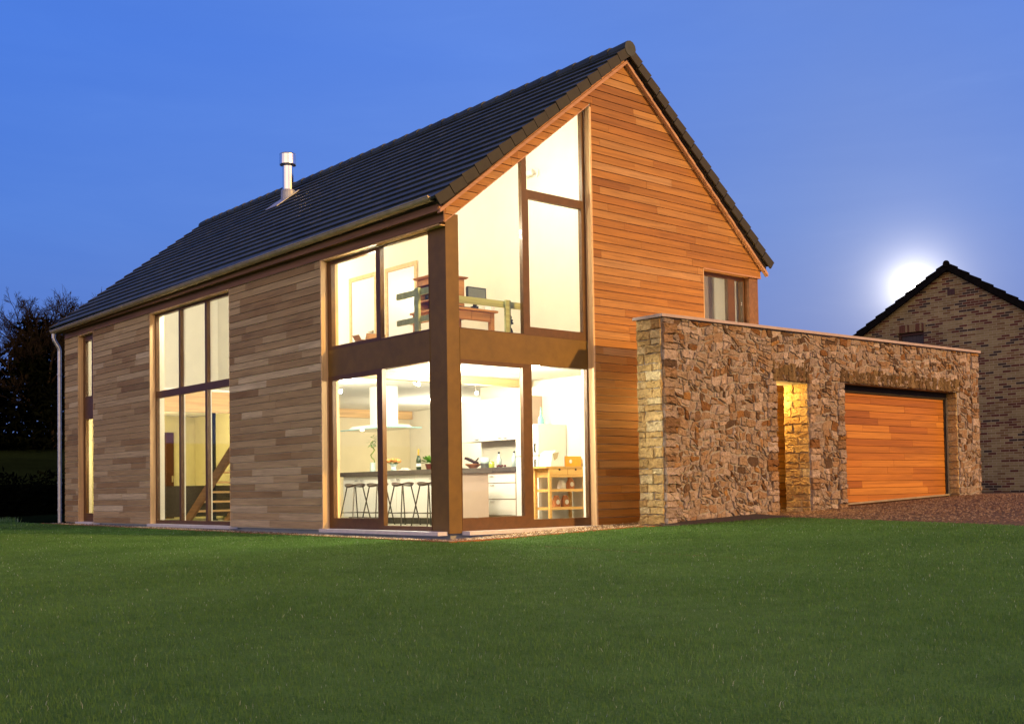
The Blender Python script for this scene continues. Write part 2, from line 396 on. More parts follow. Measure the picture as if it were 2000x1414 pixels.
def window(house, P, outer, panes, sill=None, handle=None, d=.125, mat='brown', label=None):
    f = MB(); rects_plate(f, P, outer, panes, d, d+.075)
    # glazing rebate: thinner inner frame behind each pane edge
    fr = f.build('window', M[mat], house, label=label)
    for (a, b, c, e) in panes:
        g = MB(); pbox(g, P, a+.001, b-.001, c+.001, e-.001, d+.032, d+.056); g.build('pane', M['glass'], fr)
    if sill:
        s_ = MB(); pbox(s_, P, sill[0], sill[1], sill[2]-.055, sill[2], -.05, d+.002); s_.build('sill', M['sill'], fr)
    if handle:
        h = MB(); u, v = handle; pbox(h, P, u-.012, u+.012, v-.07, v+.07, d+.08, d+.11); pbox(h, P, u-.012, u+.012, v+.05, v+.07, d+.075, d+.14)
        h.build('handle', M['zinc'], fr)
    return fr

# ================================================================== HOUSE
house = thing('house', 'large cedar-clad house with steep dark tiled roof and tall lit corner windows', 'house', (0, 0, 0))
W, D = 7.34, 15.25
def RL(x): return 4.896+.78*x          # roof surface height, near slope
def RR(x): return 11.085-.85*x         # far slope
XR = (11.085-4.896)/(.78+.85); ZR = RL(XR)
SL = .784
def head(x): return 4.42+SL*x          # sloping window head

# --- cladding
mb = MB()
low = [(-SL, 1, 4.445)]
for dx in (0,):
    B_top = [(-.78, 1, 4.896-.20), (.85, 1, 11.085-.22)]
    regs = [
        [(1,0,3.0), (-1,0,-.004), (SL,-1,-4.42)] + B_top,                 # strip above the sloping window head
        [(-1,0,-3.002), (1,0,5.70), (0,-1,.004)] + B_top,                  # wall right of the big window
        [(-1,0,-5.7005), (1,0,W), (0,-1,-4.42)] + B_top,                   # above the small corner window
        [(-1,0,-5.7005), (1,0,W), (0,1,3.40), (0,-1,.004)],                # below it
    ]
cladding(mb, GP, regs, -.004, 7.9, 0, W, gap=.010)
mb.build('gable_cladding', M['cedar'], house)
mb = MB()
segs = [(3.372, 6.608), (10.242, 13.398), (14.382, D)]
for a, b in segs:
    mb = MB(); cladding(mb, SP, [[(-1,0,-a), (1,0,b), (0,1,4.42)]], -.004, 4.45, 0, D, gap=.013, lmin=.6, lmax=2.6, spread=(2.6, 2.2)); mb.build('side_cladding', M['cedar_grey'], house)
# return boards on the back and far side
mb = MB(); cladding(mb, lambda u, v, d: (W-d, u, v), [[(-1,0,0), (1,0,D), (0,1,4.5), (-1, 0, -.30)]], 0, 4.5, 0, D)
mb.build('rear_cladding', M['cedar'], house)
mb = MB(); cladding(mb, lambda u, v, d: (u, D-d, v), [[(-1,0,0), (1,0,W), (-.78,1,4.7), (.85,1,10.87)]], 0, 7.9, 0, W)
mb.build('end_cladding', M['cedar_grey'], house)

# --- inner shell (plaster) with the openings left free
mb = MB()
for a, b in segs: mb.box(.024, .33, a, b, -.02, 4.42)
mb.box(.024, .33, .30, D-.03, 4.425, 4.62)
def prismG(pts, y0, y1): mb.hexa([(x, y0, z) for x, z in pts], [(x, y1, z) for x, z in pts])
prismG([(.03, 4.452), (3.002, 6.785), (3.002, 7.02), (.03, 4.70)], .024, .33)
prismG([(3.002, -.02), (5.698, -.02), (5.698, 6.0), (XR, 7.62), (3.002, 7.02)], .024, .33)
prismG([(5.702, 4.425), (7.04, 4.425), (7.04, 4.85), (5.702, 6.0)], .024, .33)
prismG([(5.702, -.02), (7.04, -.02), (7.04, 3.39), (5.702, 3.39)], .024, .33)
mb.box(7.04, 7.315, .335, D-.03, -.02, 4.6)
prismG([(.335, 0), (7.035, 0), (7.035, 4.85), (XR, 7.60), (.335, 4.9)], 14.98, D-.03)
mb.build('inner_wall', M['plaster'], house)
mb = MB()   # sloping ceiling
mb.hexa([(.0, .03, RL(0)-.30), (XR, .03, ZR-.30), (XR, .03, ZR-.18), (.0, .03, RL(0)-.18)], [(.0, D-.03, RL(0)-.30), (XR, D-.03, ZR-.30), (XR, D-.03, ZR-.18), (.0, D-.03, RL(0)-.18)])
mb.hexa([(W, .03, RR(W)-.30), (XR+.001, .03, ZR-.30), (XR+.001, .03, ZR-.18), (W, .03, RR(W)-.18)], [(W, D-.03, RR(W)-.30), (XR+.001, D-.03, ZR-.30), (XR+.001, D-.03, ZR-.18), (W, D-.03, RR(W)-.18)])
mb.build('ceiling', M['ceil'], house)
mb = MB(); mb.box(.2, 7.2, .2, D-.1, -.12, -.0); mb.build('floor', M['floor'], house)
mb = MB()   # upper floor: gallery round a void beside the tall window
mb.box(.335, 7.03, .34, 6.4, 2.60, 2.92); mb.box(2.2, 7.03, 6.402, 10.70, 2.60, 2.92); mb.box(.335, 7.03, 10.702, 14.97, 2.60, 2.92)
mb.build('upper_floor', [M['ceil']], house)
mb = MB(); mb.box(.336, 7.03, .342, 6.4, 2.921, 2.94); mb.build('floor_covering', M['floor_up'], house)
mb = MB(); mb.box(.34, 7.02, 10.58, 10.70, 2.40, 2.598); mb.box(.34, 2.18, 10.60, 10.70, 2.60, 2.86); mb.build('pine_beam', M['pine'], house)
mb = MB(); mb.box(.34, 4.2, 2.9, 3.05, 2.47, 2.598); mb.build('pine_beam', M['pine'], house)
mb = MB(); mb.box(4.30, 4.42, .335, 4.5, 0, 2.598); mb.box(3.9, 4.02, .335, 14.97, 2.942, 7.45); mb.build('partition_wall', M['plaster'], house)
mb = MB(); mb.box(3.3, 7.03, 10.72, 10.84, 0, 2.598); mb.build('partition_wall', M['plaster_beige'], house, label='beige partition wall behind the kitchen')
mb = MB(); mb.box(.34, 7.03, 14.86, 14.975, 0, 2.598); mb.box(3.18, 3.298, 10.72, 14.85, 0, 2.598); mb.build('partition_wall', M['plaster_lime'], house, label='yellow living room wall')
mb = MB(); mb.box(4.025, 6.93, 3.2, 3.3, 2.942, 5.4); mb.box(6.93, 7.03, .9, 3.3, 2.942, 4.7); mb.build('partition_wall', M['plaster_taupe'], house, label='taupe wall seen through the small corner window')
mb = MB()
for k in range(5): mb.box(4.03, 7.03, .5+k*.5, .62+k*.5, 4.62, 4.76)
mb.build('ceiling_joist', M['pine'], house)
# --- inner doors upstairs and living-room door
def inner_door(y0, y1, open_=False):
    f = MB(); x = 3.9; z0, z1 = 2.94, 5.22
    for a, b, c, e in ((y0-.09, y0, z0, z1), (y1, y1+.09, z0, z1), (y0-.09, y1+.09, z1, z1+.09)): f.box(x-.03, x-.001, a, b, c, e)
    d = f.build('interior_door', M['pine'], house)
    l = MB(); l.box(x-.014, x-.001, y0+.004, y1-.004, z0, z1-.004); l.build('leaf', M['white'], d)
    h = MB(); h.box(x-.06, x-.02, y0+.06, y0+.20, 4.02, 4.045); h.box(x-.04, x-.012, y0+.06, y0+.085, 4.0, 4.06); h.build('handle', M['zinc'], d)
inner_door(7.55, 8.45); inner_door(6.08, 7.05)
f = MB(); f.box(2.34, 2.58, 14.80, 14.858, 0, 2.18); dd = f.build('interior_door', M['darkdoor'], house, label='dark brown door in the yellow living room')
h = MB(); h.box(2.52, 2.55, 14.76, 14.80, .92, 1.08); h.build('handle', M['zinc'], dd)

# --- corner column, band, jambs, sills
mb = MB(); mb.box(.13, .364, .13, .534, -.03, 4.60); mb.build('corner_column', M['panel'], house)
mb = MB(); mb.box(.125, .30, .536, 3.345, 2.492, 2.928); mb.box(.366, 2.962, .125, .30, 2.492, 2.938); mb.build('spandrel_panel', M['panel'], house)
mb = MB(); T = .022
for bb in ((.0, .124, 3.348, 3.3705, -.0, 4.42), (.2005, .33, 3.348, 3.3705, 0, 4.42), (.004, .124, 10.218, 10.2405, 0, 4.42), (.004, .124, 6.6095, 6.63, 0, 4.42),
           (.004, .124, 14.36, 14.3805, 0, 4.42), (.004, .124, 13.3995, 13.42, 0, 4.42), (2.966, 2.9995, -.004, .124, 0, 6.70), (5.7025, 5.722, -.002, .124, 3.41, 4.415)):
    mb = MB(); mb.box(*bb); mb.build('window_jamb', M['jamb'], house)
for a, b in ((.13, 3.347), (6.632, 10.216), (13.422, 14.358)): mb = MB(); mb.box(.004, .124, a, b, 4.40, 4.4195); mb.build('window_head', M['jamb'], house)
mb = MB()
mb.hexa([(.02, .0, head(.02)-.022), (2.965, .0, head(2.965)-.022), (2.965, .0, head(2.965)-.001), (.02, .0, head(.02)-.001)], [(.02, .124, head(.02)-.022), (2.965, .124, head(2.965)-.022), (2.965, .124, head(2.965)-.001), (.02, .124, head(.02)-.001)])
mb.build('window_head', M['barge'], house)
mb = MB(); mb.box(5.723, W, -.012, .124, 4.397, 4.4175); mb.build('window_head', M['barge'], house)

# --- windows
kl = window(house, SP, (.5355, 3.347, 0, 2.491), [(.548, 1.78, .068, 2.482), (1.927, 3.217, .174, 2.414)], (.17, 3.40, 0), (3.26, 1.05))
ku = window(house, SP, (.5355, 3.347, 2.93, 4.399), [(.548, 1.80, 2.957, 4.385), (1.917, 3.225, 2.985, 4.343)], None, (3.26, 3.62))
gl = window(house, GP, (.3655, 2.965, 0, 2.491), [(.378, 1.568, .19, 2.43), (1.748, 2.925, .128, 2.484)], (.36, 3.02, 0))
# sloping gable window
mb = MB(); d0, d1 = .125, .20
def fr(pts): mb.hexa([(x, d0, z) for x, z in pts], [(x, d1, z) for x, z in pts])
fr([(1.605, 2.94), (1.705, 2.94), (1.705, head(1.705)-.045), (1.605, head(1.605)-.045)])
fr([(2.90, 2.94), (2.965, 2.94), (2.965, head(2.965)-.045), (2.90, head(2.90)-.045)])
fr([(1.7055, 5.055), (2.8995, 5.055), (2.8995, 5.185), (1.7055, 5.185)])
fr([(1.7055, 2.94), (2.8995, 2.94), (2.8995, 3.07), (1.7055, 3.07)])
fr([(1.7055, 3.0705), (1.735, 3.0705), (1.735, 5.0545), (1.7055, 5.0545)]); fr([(2.87, 3.0705), (2.8995, 3.0705), (2.8995, 5.0545), (2.87, 5.0545)])
fr([(.3655, head(.3655)-.045), (2.965, head(2.965)-.0445), (2.965, head(2.965)-.023), (.3655, head(.3655)-.023)])
fr([(.3655, 2.94), (1.6045, 2.94), (1.6045, 2.953), (.3655, 2.953)])
gu = mb.build('window', M['brown'], house, label='tall sloping gable window')
for pts in ([(.367, 2.955), (1.603, 2.955), (1.603, head(1.603)-.047), (.367, head(.367)-.047)], [(1.737, 3.072), (2.868, 3.072), (2.868, 5.053), (1.737, 5.053)],
            [(1.707, 5.187), (2.898, 5.187), (2.898, head(2.898)-.047), (1.707, head(1.707)-.047)]):
    g = MB(); g.hexa([(x, .155, z) for x, z in pts], [(x, .18, z) for x, z in pts]); g.build('pane', M['glass'], gu)
bw = window(house, SP, (6.631, 10.217, 0, 4.399), [(a, b, c, e) for a, b in ((6.665, 7.80), (7.885, 8.995), (9.075, 10.178)) for c, e in ((.076, 2.622), (2.767, 4.35))], (6.58, 10.28, 0))
ip = MB()
for y in (7.842, 9.035): ip.box(.202, .235, y-.022, y+.022, 0.0, 4.42)
ip.build('inner_post', M['plaster'], bw)  # wooden posts given a pale colour so they look lit
nw = window(house, SP, (13.421, 14.359, 0, 4.399), [(13.83, 14.235, 2.95, 4.262), (13.56, 14.215, .197, 2.412)], (13.36, 14.42, 0), None, label='narrow far window with dark panel between two panes')
sw = window(house, GP, (5.7225, 7.028, 3.405, 4.396), [(5.78, 6.535, 3.48, 4.33), (6.73, 6.98, 3.48, 4.33)], None, None, label='small corner window above the stone wall')
mb = MB(); mb.box(7.03, 7.29, .03, .28, 3.39, 4.395); mb.build('corner_post', M['fascia'], house)

# --- eaves, gutter
mb = MB()
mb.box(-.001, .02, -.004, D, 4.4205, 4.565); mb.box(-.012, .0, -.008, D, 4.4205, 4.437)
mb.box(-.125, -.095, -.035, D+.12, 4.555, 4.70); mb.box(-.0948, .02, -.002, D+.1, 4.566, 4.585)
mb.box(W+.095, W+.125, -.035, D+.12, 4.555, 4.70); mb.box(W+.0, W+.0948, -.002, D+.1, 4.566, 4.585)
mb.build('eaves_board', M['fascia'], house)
def half_round(mb, cx, z0, y0, y1, r=.068, slope=-.0075, sgn=1):
    n = 9; A = []; B = []
    for i in range(n+1):
        a = PI + PI*i/n
        A.append((math.cos(a)*r, math.sin(a)*r)); B.append((math.cos(a)*(r-.006), math.sin(a)*(r-.006)))
    loop = A + B[::-1]
    mb.hexa([(cx+x, y0, z0+z+slope*y0) for x, z in loop], [(cx+x, y1, z0+z+slope*y1) for x, z in loop])
    mb.tube([(cx-sgn*r, y0, z0+.004+slope*y0), (cx-sgn*r, y1, z0+.004+slope*y1)], .011, 6)
mb = MB(); half_round(mb, -.205, 4.745, .0, 15.52)
for y in (-.002, 15.518): mb.hexa([(-.205+math.cos(PI+PI*i/8)*.066, y, 4.745-.0075*y+math.sin(PI+PI*i/8)*.066) for i in range(9)], [(-.205+math.cos(PI+PI*i/8)*.066, y+.004, 4.745-.0075*y+math.sin(PI+PI*i/8)*.066) for i in range(9)])
gut = mb.build('gutter', M['zinc'], house)
for k in range(27):
    y = .12+k*.575; b = MB(); zc = 4.745-.0075*y; loop = []
    for i in range(10): a = PI+PI*i/9; loop.append((-.205+math.cos(a)*.0745, zc+math.sin(a)*.0745))
    for i in range(9, -1, -1): a = PI+PI*i/9; loop.append((-.205+math.cos(a)*.069, zc+math.sin(a)*.069))
    b.hexa([(x, y, z) for x, z in loop], [(x, y+.032, z) for x, z in loop]); b.build('bracket', M['zinc'], gut)
mb = MB(); half_round(mb, W+.205, 4.745, .0, 15.52, sgn=-1); mb.build('gutter', M['zinc'], house)
mb = MB()
mb.tube([(-.205, 15.43, 4.56), (-.205, 15.43, 4.46), (-.19, 15.425, 4.40), (-.09, 15.40, 4.22), (-.075, 15.40, 4.15), (-.075, 15.40, -.04)], .047, 10)
for z in (3.55, 2.1, .9, .25): mb.tube([(-.075, 15.40, z), (-.075, 15.40, z+.05)], .055, 10)
mb.build('downpipe', M['galv'], house, smooth=False)

# --- roof
NR = 17
def slope_tiles(mb, x0, z0, x1, z1, ncol=48, ya=-.12, yb=15.6):
    L = math.hypot(x1-x0, z1-z0); ux, uz = (x1-x0)/L, (z1-z0)/L; s = 1 if x1 > x0 else -1
    nx, nz = -uz*s, ux*s
    e = L/NR; w = (yb-ya)/ncol
    def pt(sv, nv, y): return (x0+ux*sv+nx*nv, y, z0+uz*sv+nz*nv)
    for i in range(NR):
        sa, sb = i*e-(.03 if i == 0 else 0), min((i+1)*e+.05, L)
        for j in range(ncol):
            y0, y1 = ya+j*w+.002, ya+(j+1)*w-.002; h = random.uniform(-.0012, .0012)
            mb.hexa([pt(sa, h-.012, y0), pt(sa, h-.012, y1), pt(sa, h+.026, y1), pt(sa, h+.026, y0)],
                    [pt(sb, h-.045, y0), pt(sb, h-.045, y1), pt(sb, h-.012, y1), pt(sb, h-.012, y0)], random.random())
def verge(mb, x0, z0, x1, z1, y0, y1):
    L = math.hypot(x1-x0, z1-z0); ux, uz = (x1-x0)/L, (z1-z0)/L; s = 1 if x1 > x0 else -1; nx, nz = -uz*s, ux*s; e = L/NR
    def pt(sv, nv, y): return (x0+ux*sv+nx*nv, y, z0+uz*sv+nz*nv)
    for i in range(NR):
        sa, sb = i*e-(.03 if i == 0 else 0), (i+1)*e-.012; k = random.uniform(-.004, .004)
        mb.hexa([pt(sa, -.125, y0+k), pt(sa, -.125, y1), pt(sa, .032, y1), pt(sa, .032, y0+k)], [pt(sb, -.145, y0+k), pt(sb, -.145, y1), pt(sb, .006, y1), pt(sb, .006, y0+k)], random.random())
LE = (-.215, RL(-.215)); RE = (7.52, RR(7.52))
mb = MB()
slope_tiles(mb, *LE, XR, ZR); slope_tiles(mb, *RE, XR, ZR)
roof = mb.build('roof', M['tile'], house)
for va, vb in ((-.15, -.1205), (15.601, 15.63)):
    mb = MB(); verge(mb, *LE, XR-.06, RL(XR-.06), va, vb); mb.build('verge_tile', M['verge'], roof)
    mb = MB(); verge(mb, *RE, XR+.06, RR(XR+.06), va, vb); mb.build('verge_tile', M['verge'], roof)
mb = MB()
y = -.155
while y < 15.6:
    r = .125+random.uniform(-.003, .003); mb.tube([(XR, y, ZR-.055), (XR, min(y+.43, 15.64), ZR-.063)], [r+.008, r-.004], 12, t=random.random()); y += .415
mb.build('ridge_tile', M['tile'], roof)
mb = MB()   # underlay between tiles and ceiling
for (x0, z0), sg in ((LE, 1), (RE, -1)):
    q = [(x0+.03*sg, z0-.06), (XR, ZR-.06), (XR, ZR-.17), (x0+.16*sg, z0-.09)]
    mb.hexa([(x, -.10, z) for x, z in q], [(x, 15.58, z) for x, z in q])
mb.build('roof_underlay', M['gap'], house)
mb = MB()   # barge boards, stepped in two
for (xa, F), sg in (((-.11, RL), 1), ((7.475, RR), -1)):
    for o0, o1, y0 in ((-.17, -.225, -.045), (-.226, -.285, -.075)):
        q = [(xa, F(xa)+o0), (XR, F(XR)+o0), (XR, F(XR)+o1), (xa, F(xa)+o1)]
        mb.hexa([(x, y0, z) for x, z in q], [(x, -.004, z) for x, z in q], random.random())
mb.build('barge_board', M['barge'], house)
# flue
mb = MB(); fx, fy = 2.96, 9.58; fz = RL(fx)
mb.lathe((fx, fy, 0), [(.122, fz-.15), (.122, fz+.72), (.126, fz+.725), (.126, fz+.74)], 18)
fl = mb.build('flue_pipe', M['steel'], house, smooth=False)
mb = MB(); mb.lathe((fx, fy, 0), [(.13, fz+.70), (.182, fz+.725), (.187, fz+.74), (.183, fz+.955), (.187, fz+.975), (.165, fz+.99)], 20); mb.build('cowl', M['steel'], fl)
mb = MB(); mb.lathe((fx, fy, 0), [(.165, fz-.22), (.160, fz+.13), (.15, fz+.16), (.125, fz+.17)], 18)
ux, uz = 1/math.hypot(1, .78), .78/math.hypot(1, .78)
mb.obox((fx-.15, fy, RL(fx-.15)+.035), (ux*.36, 0, uz*.36), (0, .26, 0), (-uz*.008, 0, ux*.008)); mb.build('flashing', M['lead'], fl)

# --- staircase (part of the house)
mb = MB(); sx = 1.05
A, B = (10.85, .02), (6.75, 2.90)
q = [(A[0]+.12, A[1]-.02), (A[0]-.22, A[1]-.02), (B[0]-.15, B[1]-.16), (B[0]-.15, B[1]+.14)]
def st(x0): mb.hexa([(x0, y, z) for y, z in q], [(x0+.06, y, z) for y, z in q])
st(sx); st(sx+.98)
stair = mb.build('staircase', M['stringer'], house)
for k in range(1, 14):
    t = k/14.; y = A[0]+(B[0]-A[0])*t; z = A[1]+(B[1]-A[1])*t
    m2 = MB(); m2.box(sx+.062, sx+.978, y-.13, y+.12, z-.02, z+.022); m2.build('tread', M['pine_y'], stair)
mb = MB()
for y in (10.45, 9.55, 8.65, 7.75, 6.85): mb.box(2.205, 2.275, y-.035, y+.035, 2.62, 3.90)
mb.box(2.2, 2.28, 6.45, 10.65, 3.90, 3.96); mb.box(2.215, 2.265, 6.45, 10.65, 3.38, 3.44)
bal = mb.build('gallery_railing', M['pine'], house)
# guard rails of green timber just inside the corner glass upstairs
mb = MB(); mb.box(.385, 1.90, .40, .435, 3.375, 3.475); mb.box(.385, 1.60, .36, .395, 2.945, 2.985); mb.box(.40, .435, .90, 1.76, 3.57, 3.665); mb.box(.40, .435, .90, 1.76, 3.16, 3.245)
rail = mb.build('guard_rail', M['greenwood'], house)
mb = MB(); mb.box(1.45, 1.545, .355, .399, 2.945, 3.49); mb.build('post', M['greenwood'], rail)
mb = MB(); mb.box(.355, .399, 1.12, 1.23, 2.945, 3.68); mb.build('post', M['greenwood'], rail)

# ================================================================== STONE GARAGE WING
gar = thing('stone_garage', 'rubble sandstone garage wing with doorway and wide cedar garage door', 'garage', (8, -1.3, 0))
YF, YB, X0, X1 = -1.30, -.80, 3.12, 12.84
def wtop(x): return 3.165+.0088*(x-X0)
OP = (5.93, 6.86, 2.335); GA = (7.93, 11.96, 2.40)     # doorway, garage opening (x0, x1, top)
mb = MB()
def wallprism(a, b, z0a, z0b):
    mb.hexa([(a, YF, z0a), (b, YF, z0b), (b, YF, wtop(b)-.002), (a, YF, wtop(a)-.002)], [(a, YB, z0a), (b, YB, z0b), (b, YB, wtop(b)-.002), (a, YB, wtop(a)-.002)])
wallprism(X0, OP[0], -.2, -.2); wallprism(OP[0], OP[1], OP[2], OP[2]); wallprism(OP[1], GA[0], -.2, -.2); wallprism(GA[0], GA[1], GA[2], GA[2]); wallprism(GA[1], X1, -.2, -.2)
mb.box(7.45, X1, YB+.001, 5.0, 2.75, 2.95); mb.box(X1-.3, X1, YB+.001, 5.0, -.1, 2.749); mb.box(7.36, 7.6, .03, 5.0, -.1, 2.748); mb.box(7.601, 8.4, .03, .15, -.1, 2.746); mb.box(7.601, X1-.301, 4.8, 5.0, -.1, 2.747)
mb.build('wall', M['mortar'], gar)

def vnoise(p, f):
    return math.sin(p[0]*f*1.3+p[1]*f*2.1+1.7)*math.sin(p[2]*f*1.9-p[0]*f*.7+.3)
def stone_face(mb, P, poly, prot, tn):
    """one rough stone: outline polygon (u,v) shrunk, raised, with a broken face"""
    n = len(poly); cu = sum(p[0] for p in poly)/n; cv = sum(p[1] for p in poly)/n
    # densify the outline
    pts = []
    for i in range(n):
        a, b = poly[i], poly[(i+1) % n]; L = math.hypot(b[0]-a[0], b[1]-a[1]); k = max(1, int(L/.045))
        for j in range(k):
            t = j/k; pts.append((a[0]+(b[0]-a[0])*t, a[1]+(b[1]-a[1])*t))
    size = min(max(abs(p[0]-cu) for p in pts), max(abs(p[1]-cv) for p in pts))
    pts = [(p[0]+random.uniform(-.010, .010)*min(1, size/.07), p[1]+random.uniform(-.009, .009)*min(1, size/.07)) for p in pts]
    m = len(pts); tu, tv = random.uniform(-.07, .07), random.uniform(-.09, .09)
    def ring(inset, h, rough):
        out = []
        for u, v in pts:
            dx, dy = u-cu, v-cv; d = math.hypot(dx, dy)+1e-6; k = max(.15, 1-inset/d)
            w = k*(1+random.uniform(-.05, .05)*rough)
            uu, vv = cu+dx*w, cv+dy*w
            out.append((uu, vv, -(h*(1+random.uniform(-.25, .25)*rough) + (tu*(uu-cu)+tv*(vv-cv))*(h > .004))))
        return out
    gp = random.uniform(.003, .010); R = [ring(gp, -.004, .4), ring(gp+.003, prot*.75, .7), ring(gp+.010, prot*.98, .9), ring(size*.5, prot*1.0, 1.6)]
    o = len(mb.v)
    for r in R: mb.v.extend([P(*q) for q in r])
    mb.v.append(P(cu, cv, -prot*random.uniform(.75, 1.15)))
    for k in range(len(R)-1):
        for i in range(m):
            j = (i+1) % m; mb.f.append((o+k*m+i, o+k*m+j, o+(k+1)*m+j, o+(k+1)*m+i)); mb.t.append(tn); mb.m.append(0)
    c = o+len(R)*m
    for i in range(m):
        j = (i+1) % m; mb.f.append((o+(len(R)-1)*m+i, o+(len(R)-1)*m+j, c)); mb.t.append(tn); mb.m.append(0)

# rubble: Voronoi cells of a jittered, course-like point set, flattened so stones lie wide
def warp(u, v):
    du = .028*math.sin(v*7.1+1.3*math.sin(u*2.7)+.4)+.018*math.sin(u*9.3+v*11.7)
    dv = .045*math.sin(u*2.9+1.7*math.sin(v*2.3))+.024*math.sin(u*7.7+v*3.1+1.9)+.012*math.sin(u*17.3-v*9.1)
    return u+du, v+dv
quads = []; vrow = -.45
while vrow < 3.55:
    hr = random.uniform(.085, .165); u = X0-.3
    while u < X1+.3:
        w_ = hr*random.uniform(.62, 1.15) if random.random() < .45 else hr*random.uniform(1.1, 1.95)
        R_ = [(u, vrow), (u+w_, vrow), (u+w_, vrow+hr), (u, vrow+hr)]; k_ = random.random()
        if k_ < .30 and hr > .11:
            f0, f1 = random.uniform(.3, .7), random.uniform(.3, .7)
            A_, B_ = (u, vrow+hr*f0), (u+w_, vrow+hr*f1); quads += [[R_[0], R_[1], B_, A_], [A_, B_, R_[2], R_[3]]]
        elif k_ < .42 and w_ > .13:
            f0, f1 = random.uniform(.15, .45), random.uniform(.55, .85)
            A_, B_ = (u+w_*f0, vrow), (u+w_*f1, vrow+hr); quads += [[R_[0], A_, B_, R_[3]], [A_, R_[1], R_[2], B_]]
        elif k_ < .50:
            quads += [[R_[0], R_[1], R_[3]], [R_[1], R_[2], R_[3]]]
        else: quads.append(R_)
        u += w_
    vrow += hr
mb = MB()
def PF(u, v, d): return (u, YF+d, v)
for q_ in quads:
    q_ = [warp(*p_) for p_ in q_]
    q_ = [(p_[0]+random.uniform(-.014, .014), p_[1]+random.uniform(-.012, .012)) for p_ in q_]
    poly = []
    for i, p_ in enumerate(q_):          # knock a corner off now and then
        if random.random() < .45:
            for o_ in (q_[i-1], q_[(i+1) % len(q_)]): f_ = random.uniform(.12, .34); poly.append((p_[0]+(o_[0]-p_[0])*f_, p_[1]+(o_[1]-p_[1])*f_))
        else: poly.append(p_)
    u = sum(p_[0] for p_ in poly)/len(poly); v = sum(p_[1] for p_ in poly)/len(poly)
    if u < X0-.1 or u > X1+.1: continue
    poly = clip(poly, -1, 0, -X0)
    if len(poly) > 2: poly = clip(poly, 1, 0, X1)
    if len(poly) > 2: poly = clip(poly, -.0088, 1, 3.165-.0088*X0-.012)
    inside = False
    for (oa, ob, ot) in (OP, GA):
        if len(poly) < 3: break
        if v > ot: poly = clip(poly, 0, -1, -ot-.01) if oa-.3 < u < ob+.3 else poly
        elif oa < u < ob: inside = True
        elif u <= oa: poly = clip(poly, 1, 0, oa)
        else: poly = clip(poly, -1, 0, -ob)
    if inside or len(poly) < 3: continue
    ar = abs(sum(poly[i][0]*poly[(i+1) % len(poly)][1]-poly[(i+1) % len(poly)][0]*poly[i][1] for i in range(len(poly))))/2
    if ar < .0012 or max(p_[1] for p_ in poly) < ground(u, YF)-.05: continue
    stone_face(mb, PF, poly, random.uniform(.008, .030), min(1, max(0, random.gauss(.52, .27))))
mb.build('rubble_stone', M['rubble'], gar)

# dressed quoins: end face, doorway reveal, garage reveal, corner returns on the front
mb = MB()
def quoin_course(P, u0, u1, z0, z1, hmin=.085, hmax=.17, split=True, prot=.022, toothed=0):
    z = z0
    while z < z1-.03:
        h = min(random.uniform(hmin, hmax), z1-z)
        if z1-z-h < .05: h = z1-z
        ue = u1
        if toothed: ue = u0+(u1-u0)*random.uniform(.55, 1.0) if toothed > 0 else u1
        us = u1-(u1-u0)*random.uniform(.55, 1.0) if toothed < 0 else u0
        cuts = [us, ue]
        if split and ue-us > .3: cuts.insert(1, us+(ue-us)*random.choice((random.uniform(.28, .42), random.uniform(.55, .70))))
        for a, b in zip(cuts, cuts[1:]):
            stone_face(mb, P, [(a, z), (b, z), (b, z+h), (a, z+h)], prot*random.uniform(.7, 1.3), min(1, max(0, random.gauss(.55, .25))))
        z += h
for args, kw in (((lambda u, v, d: (X0+d, -u, v), -YB*1.0, -YF, -.12, 3.16), {}), ((PF, X0, X0+.36, -.12, 3.16), dict(split=False, toothed=1, prot=.04)),
                 ((lambda u, v, d: (OP[1]+d, -u, v), -YB, -YF, 0.05, OP[2]), {}), ((PF, OP[1], OP[1]+.32, .05, OP[2]), dict(split=False, toothed=1, prot=.04)),
                 ((PF, OP[0]-.30, OP[0], .05, OP[2]), dict(split=False, toothed=-1, prot=.04)), ((lambda u, v, d: (GA[1]+d, -u, v), 1.06, -YF, .25, GA[2]), dict(split=False)),
                 ((PF, GA[0]-.28, GA[0], .12, GA[2]), dict(split=False, toothed=-1, prot=.04)), ((PF, X1-.30, X1, 2.9, 3.24), dict(split=False, prot=.04))):
    mb = MB(); quoin_course(*args, **kw); mb.build('quoin', M['rubble' if args[0] is PF else 'quoin'], gar)
mb = MB()
def soldier(u0, u1, z0, h):
    u = u0
    while u < u1-.02:
        w = min(random.uniform(.09, .17), u1-u); hh = h*random.uniform(.85, 1.15)
        stone_face(mb, PF, [(u, z0), (u+w, z0), (u+w, z0+hh), (u, z0+hh)], .024, min(1, max(0, random.gauss(.3, .22)))); u += w
soldier(OP[0]-.06, OP[1]+.02, OP[2], .34); mb.build('lintel', M['lintel'], gar)
mb = MB(); soldier(GA[0]-.1, GA[1]+.1, GA[2], .25); mb.build('lintel', M['lintel'], gar)
mb = MB(); cladding(mb, GP, [[(-1,0,-7.362), (1,0,8.4), (0,1,2.72)]], 0, 2.75, 7.3, 8.4); mb.build('entrance_cladding', M['cedar'], gar)
mb = MB()
mb.hexa([(X0-.045, YF-.06, wtop(X0)), (X1+.04, YF-.06, wtop(X1)), (X1+.04, YF-.06, wtop(X1)+.045), (X0-.045, YF-.06, wtop(X0)+.045)],
        [(X0-.045, YB+.05, wtop(X0)), (X1+.04, YB+.05, wtop(X1)), (X1+.04, YB+.05, wtop(X1)+.045), (X0-.045, YB+.05, wtop(X0)+.045)])
mb.build('coping', M['coping'], gar)
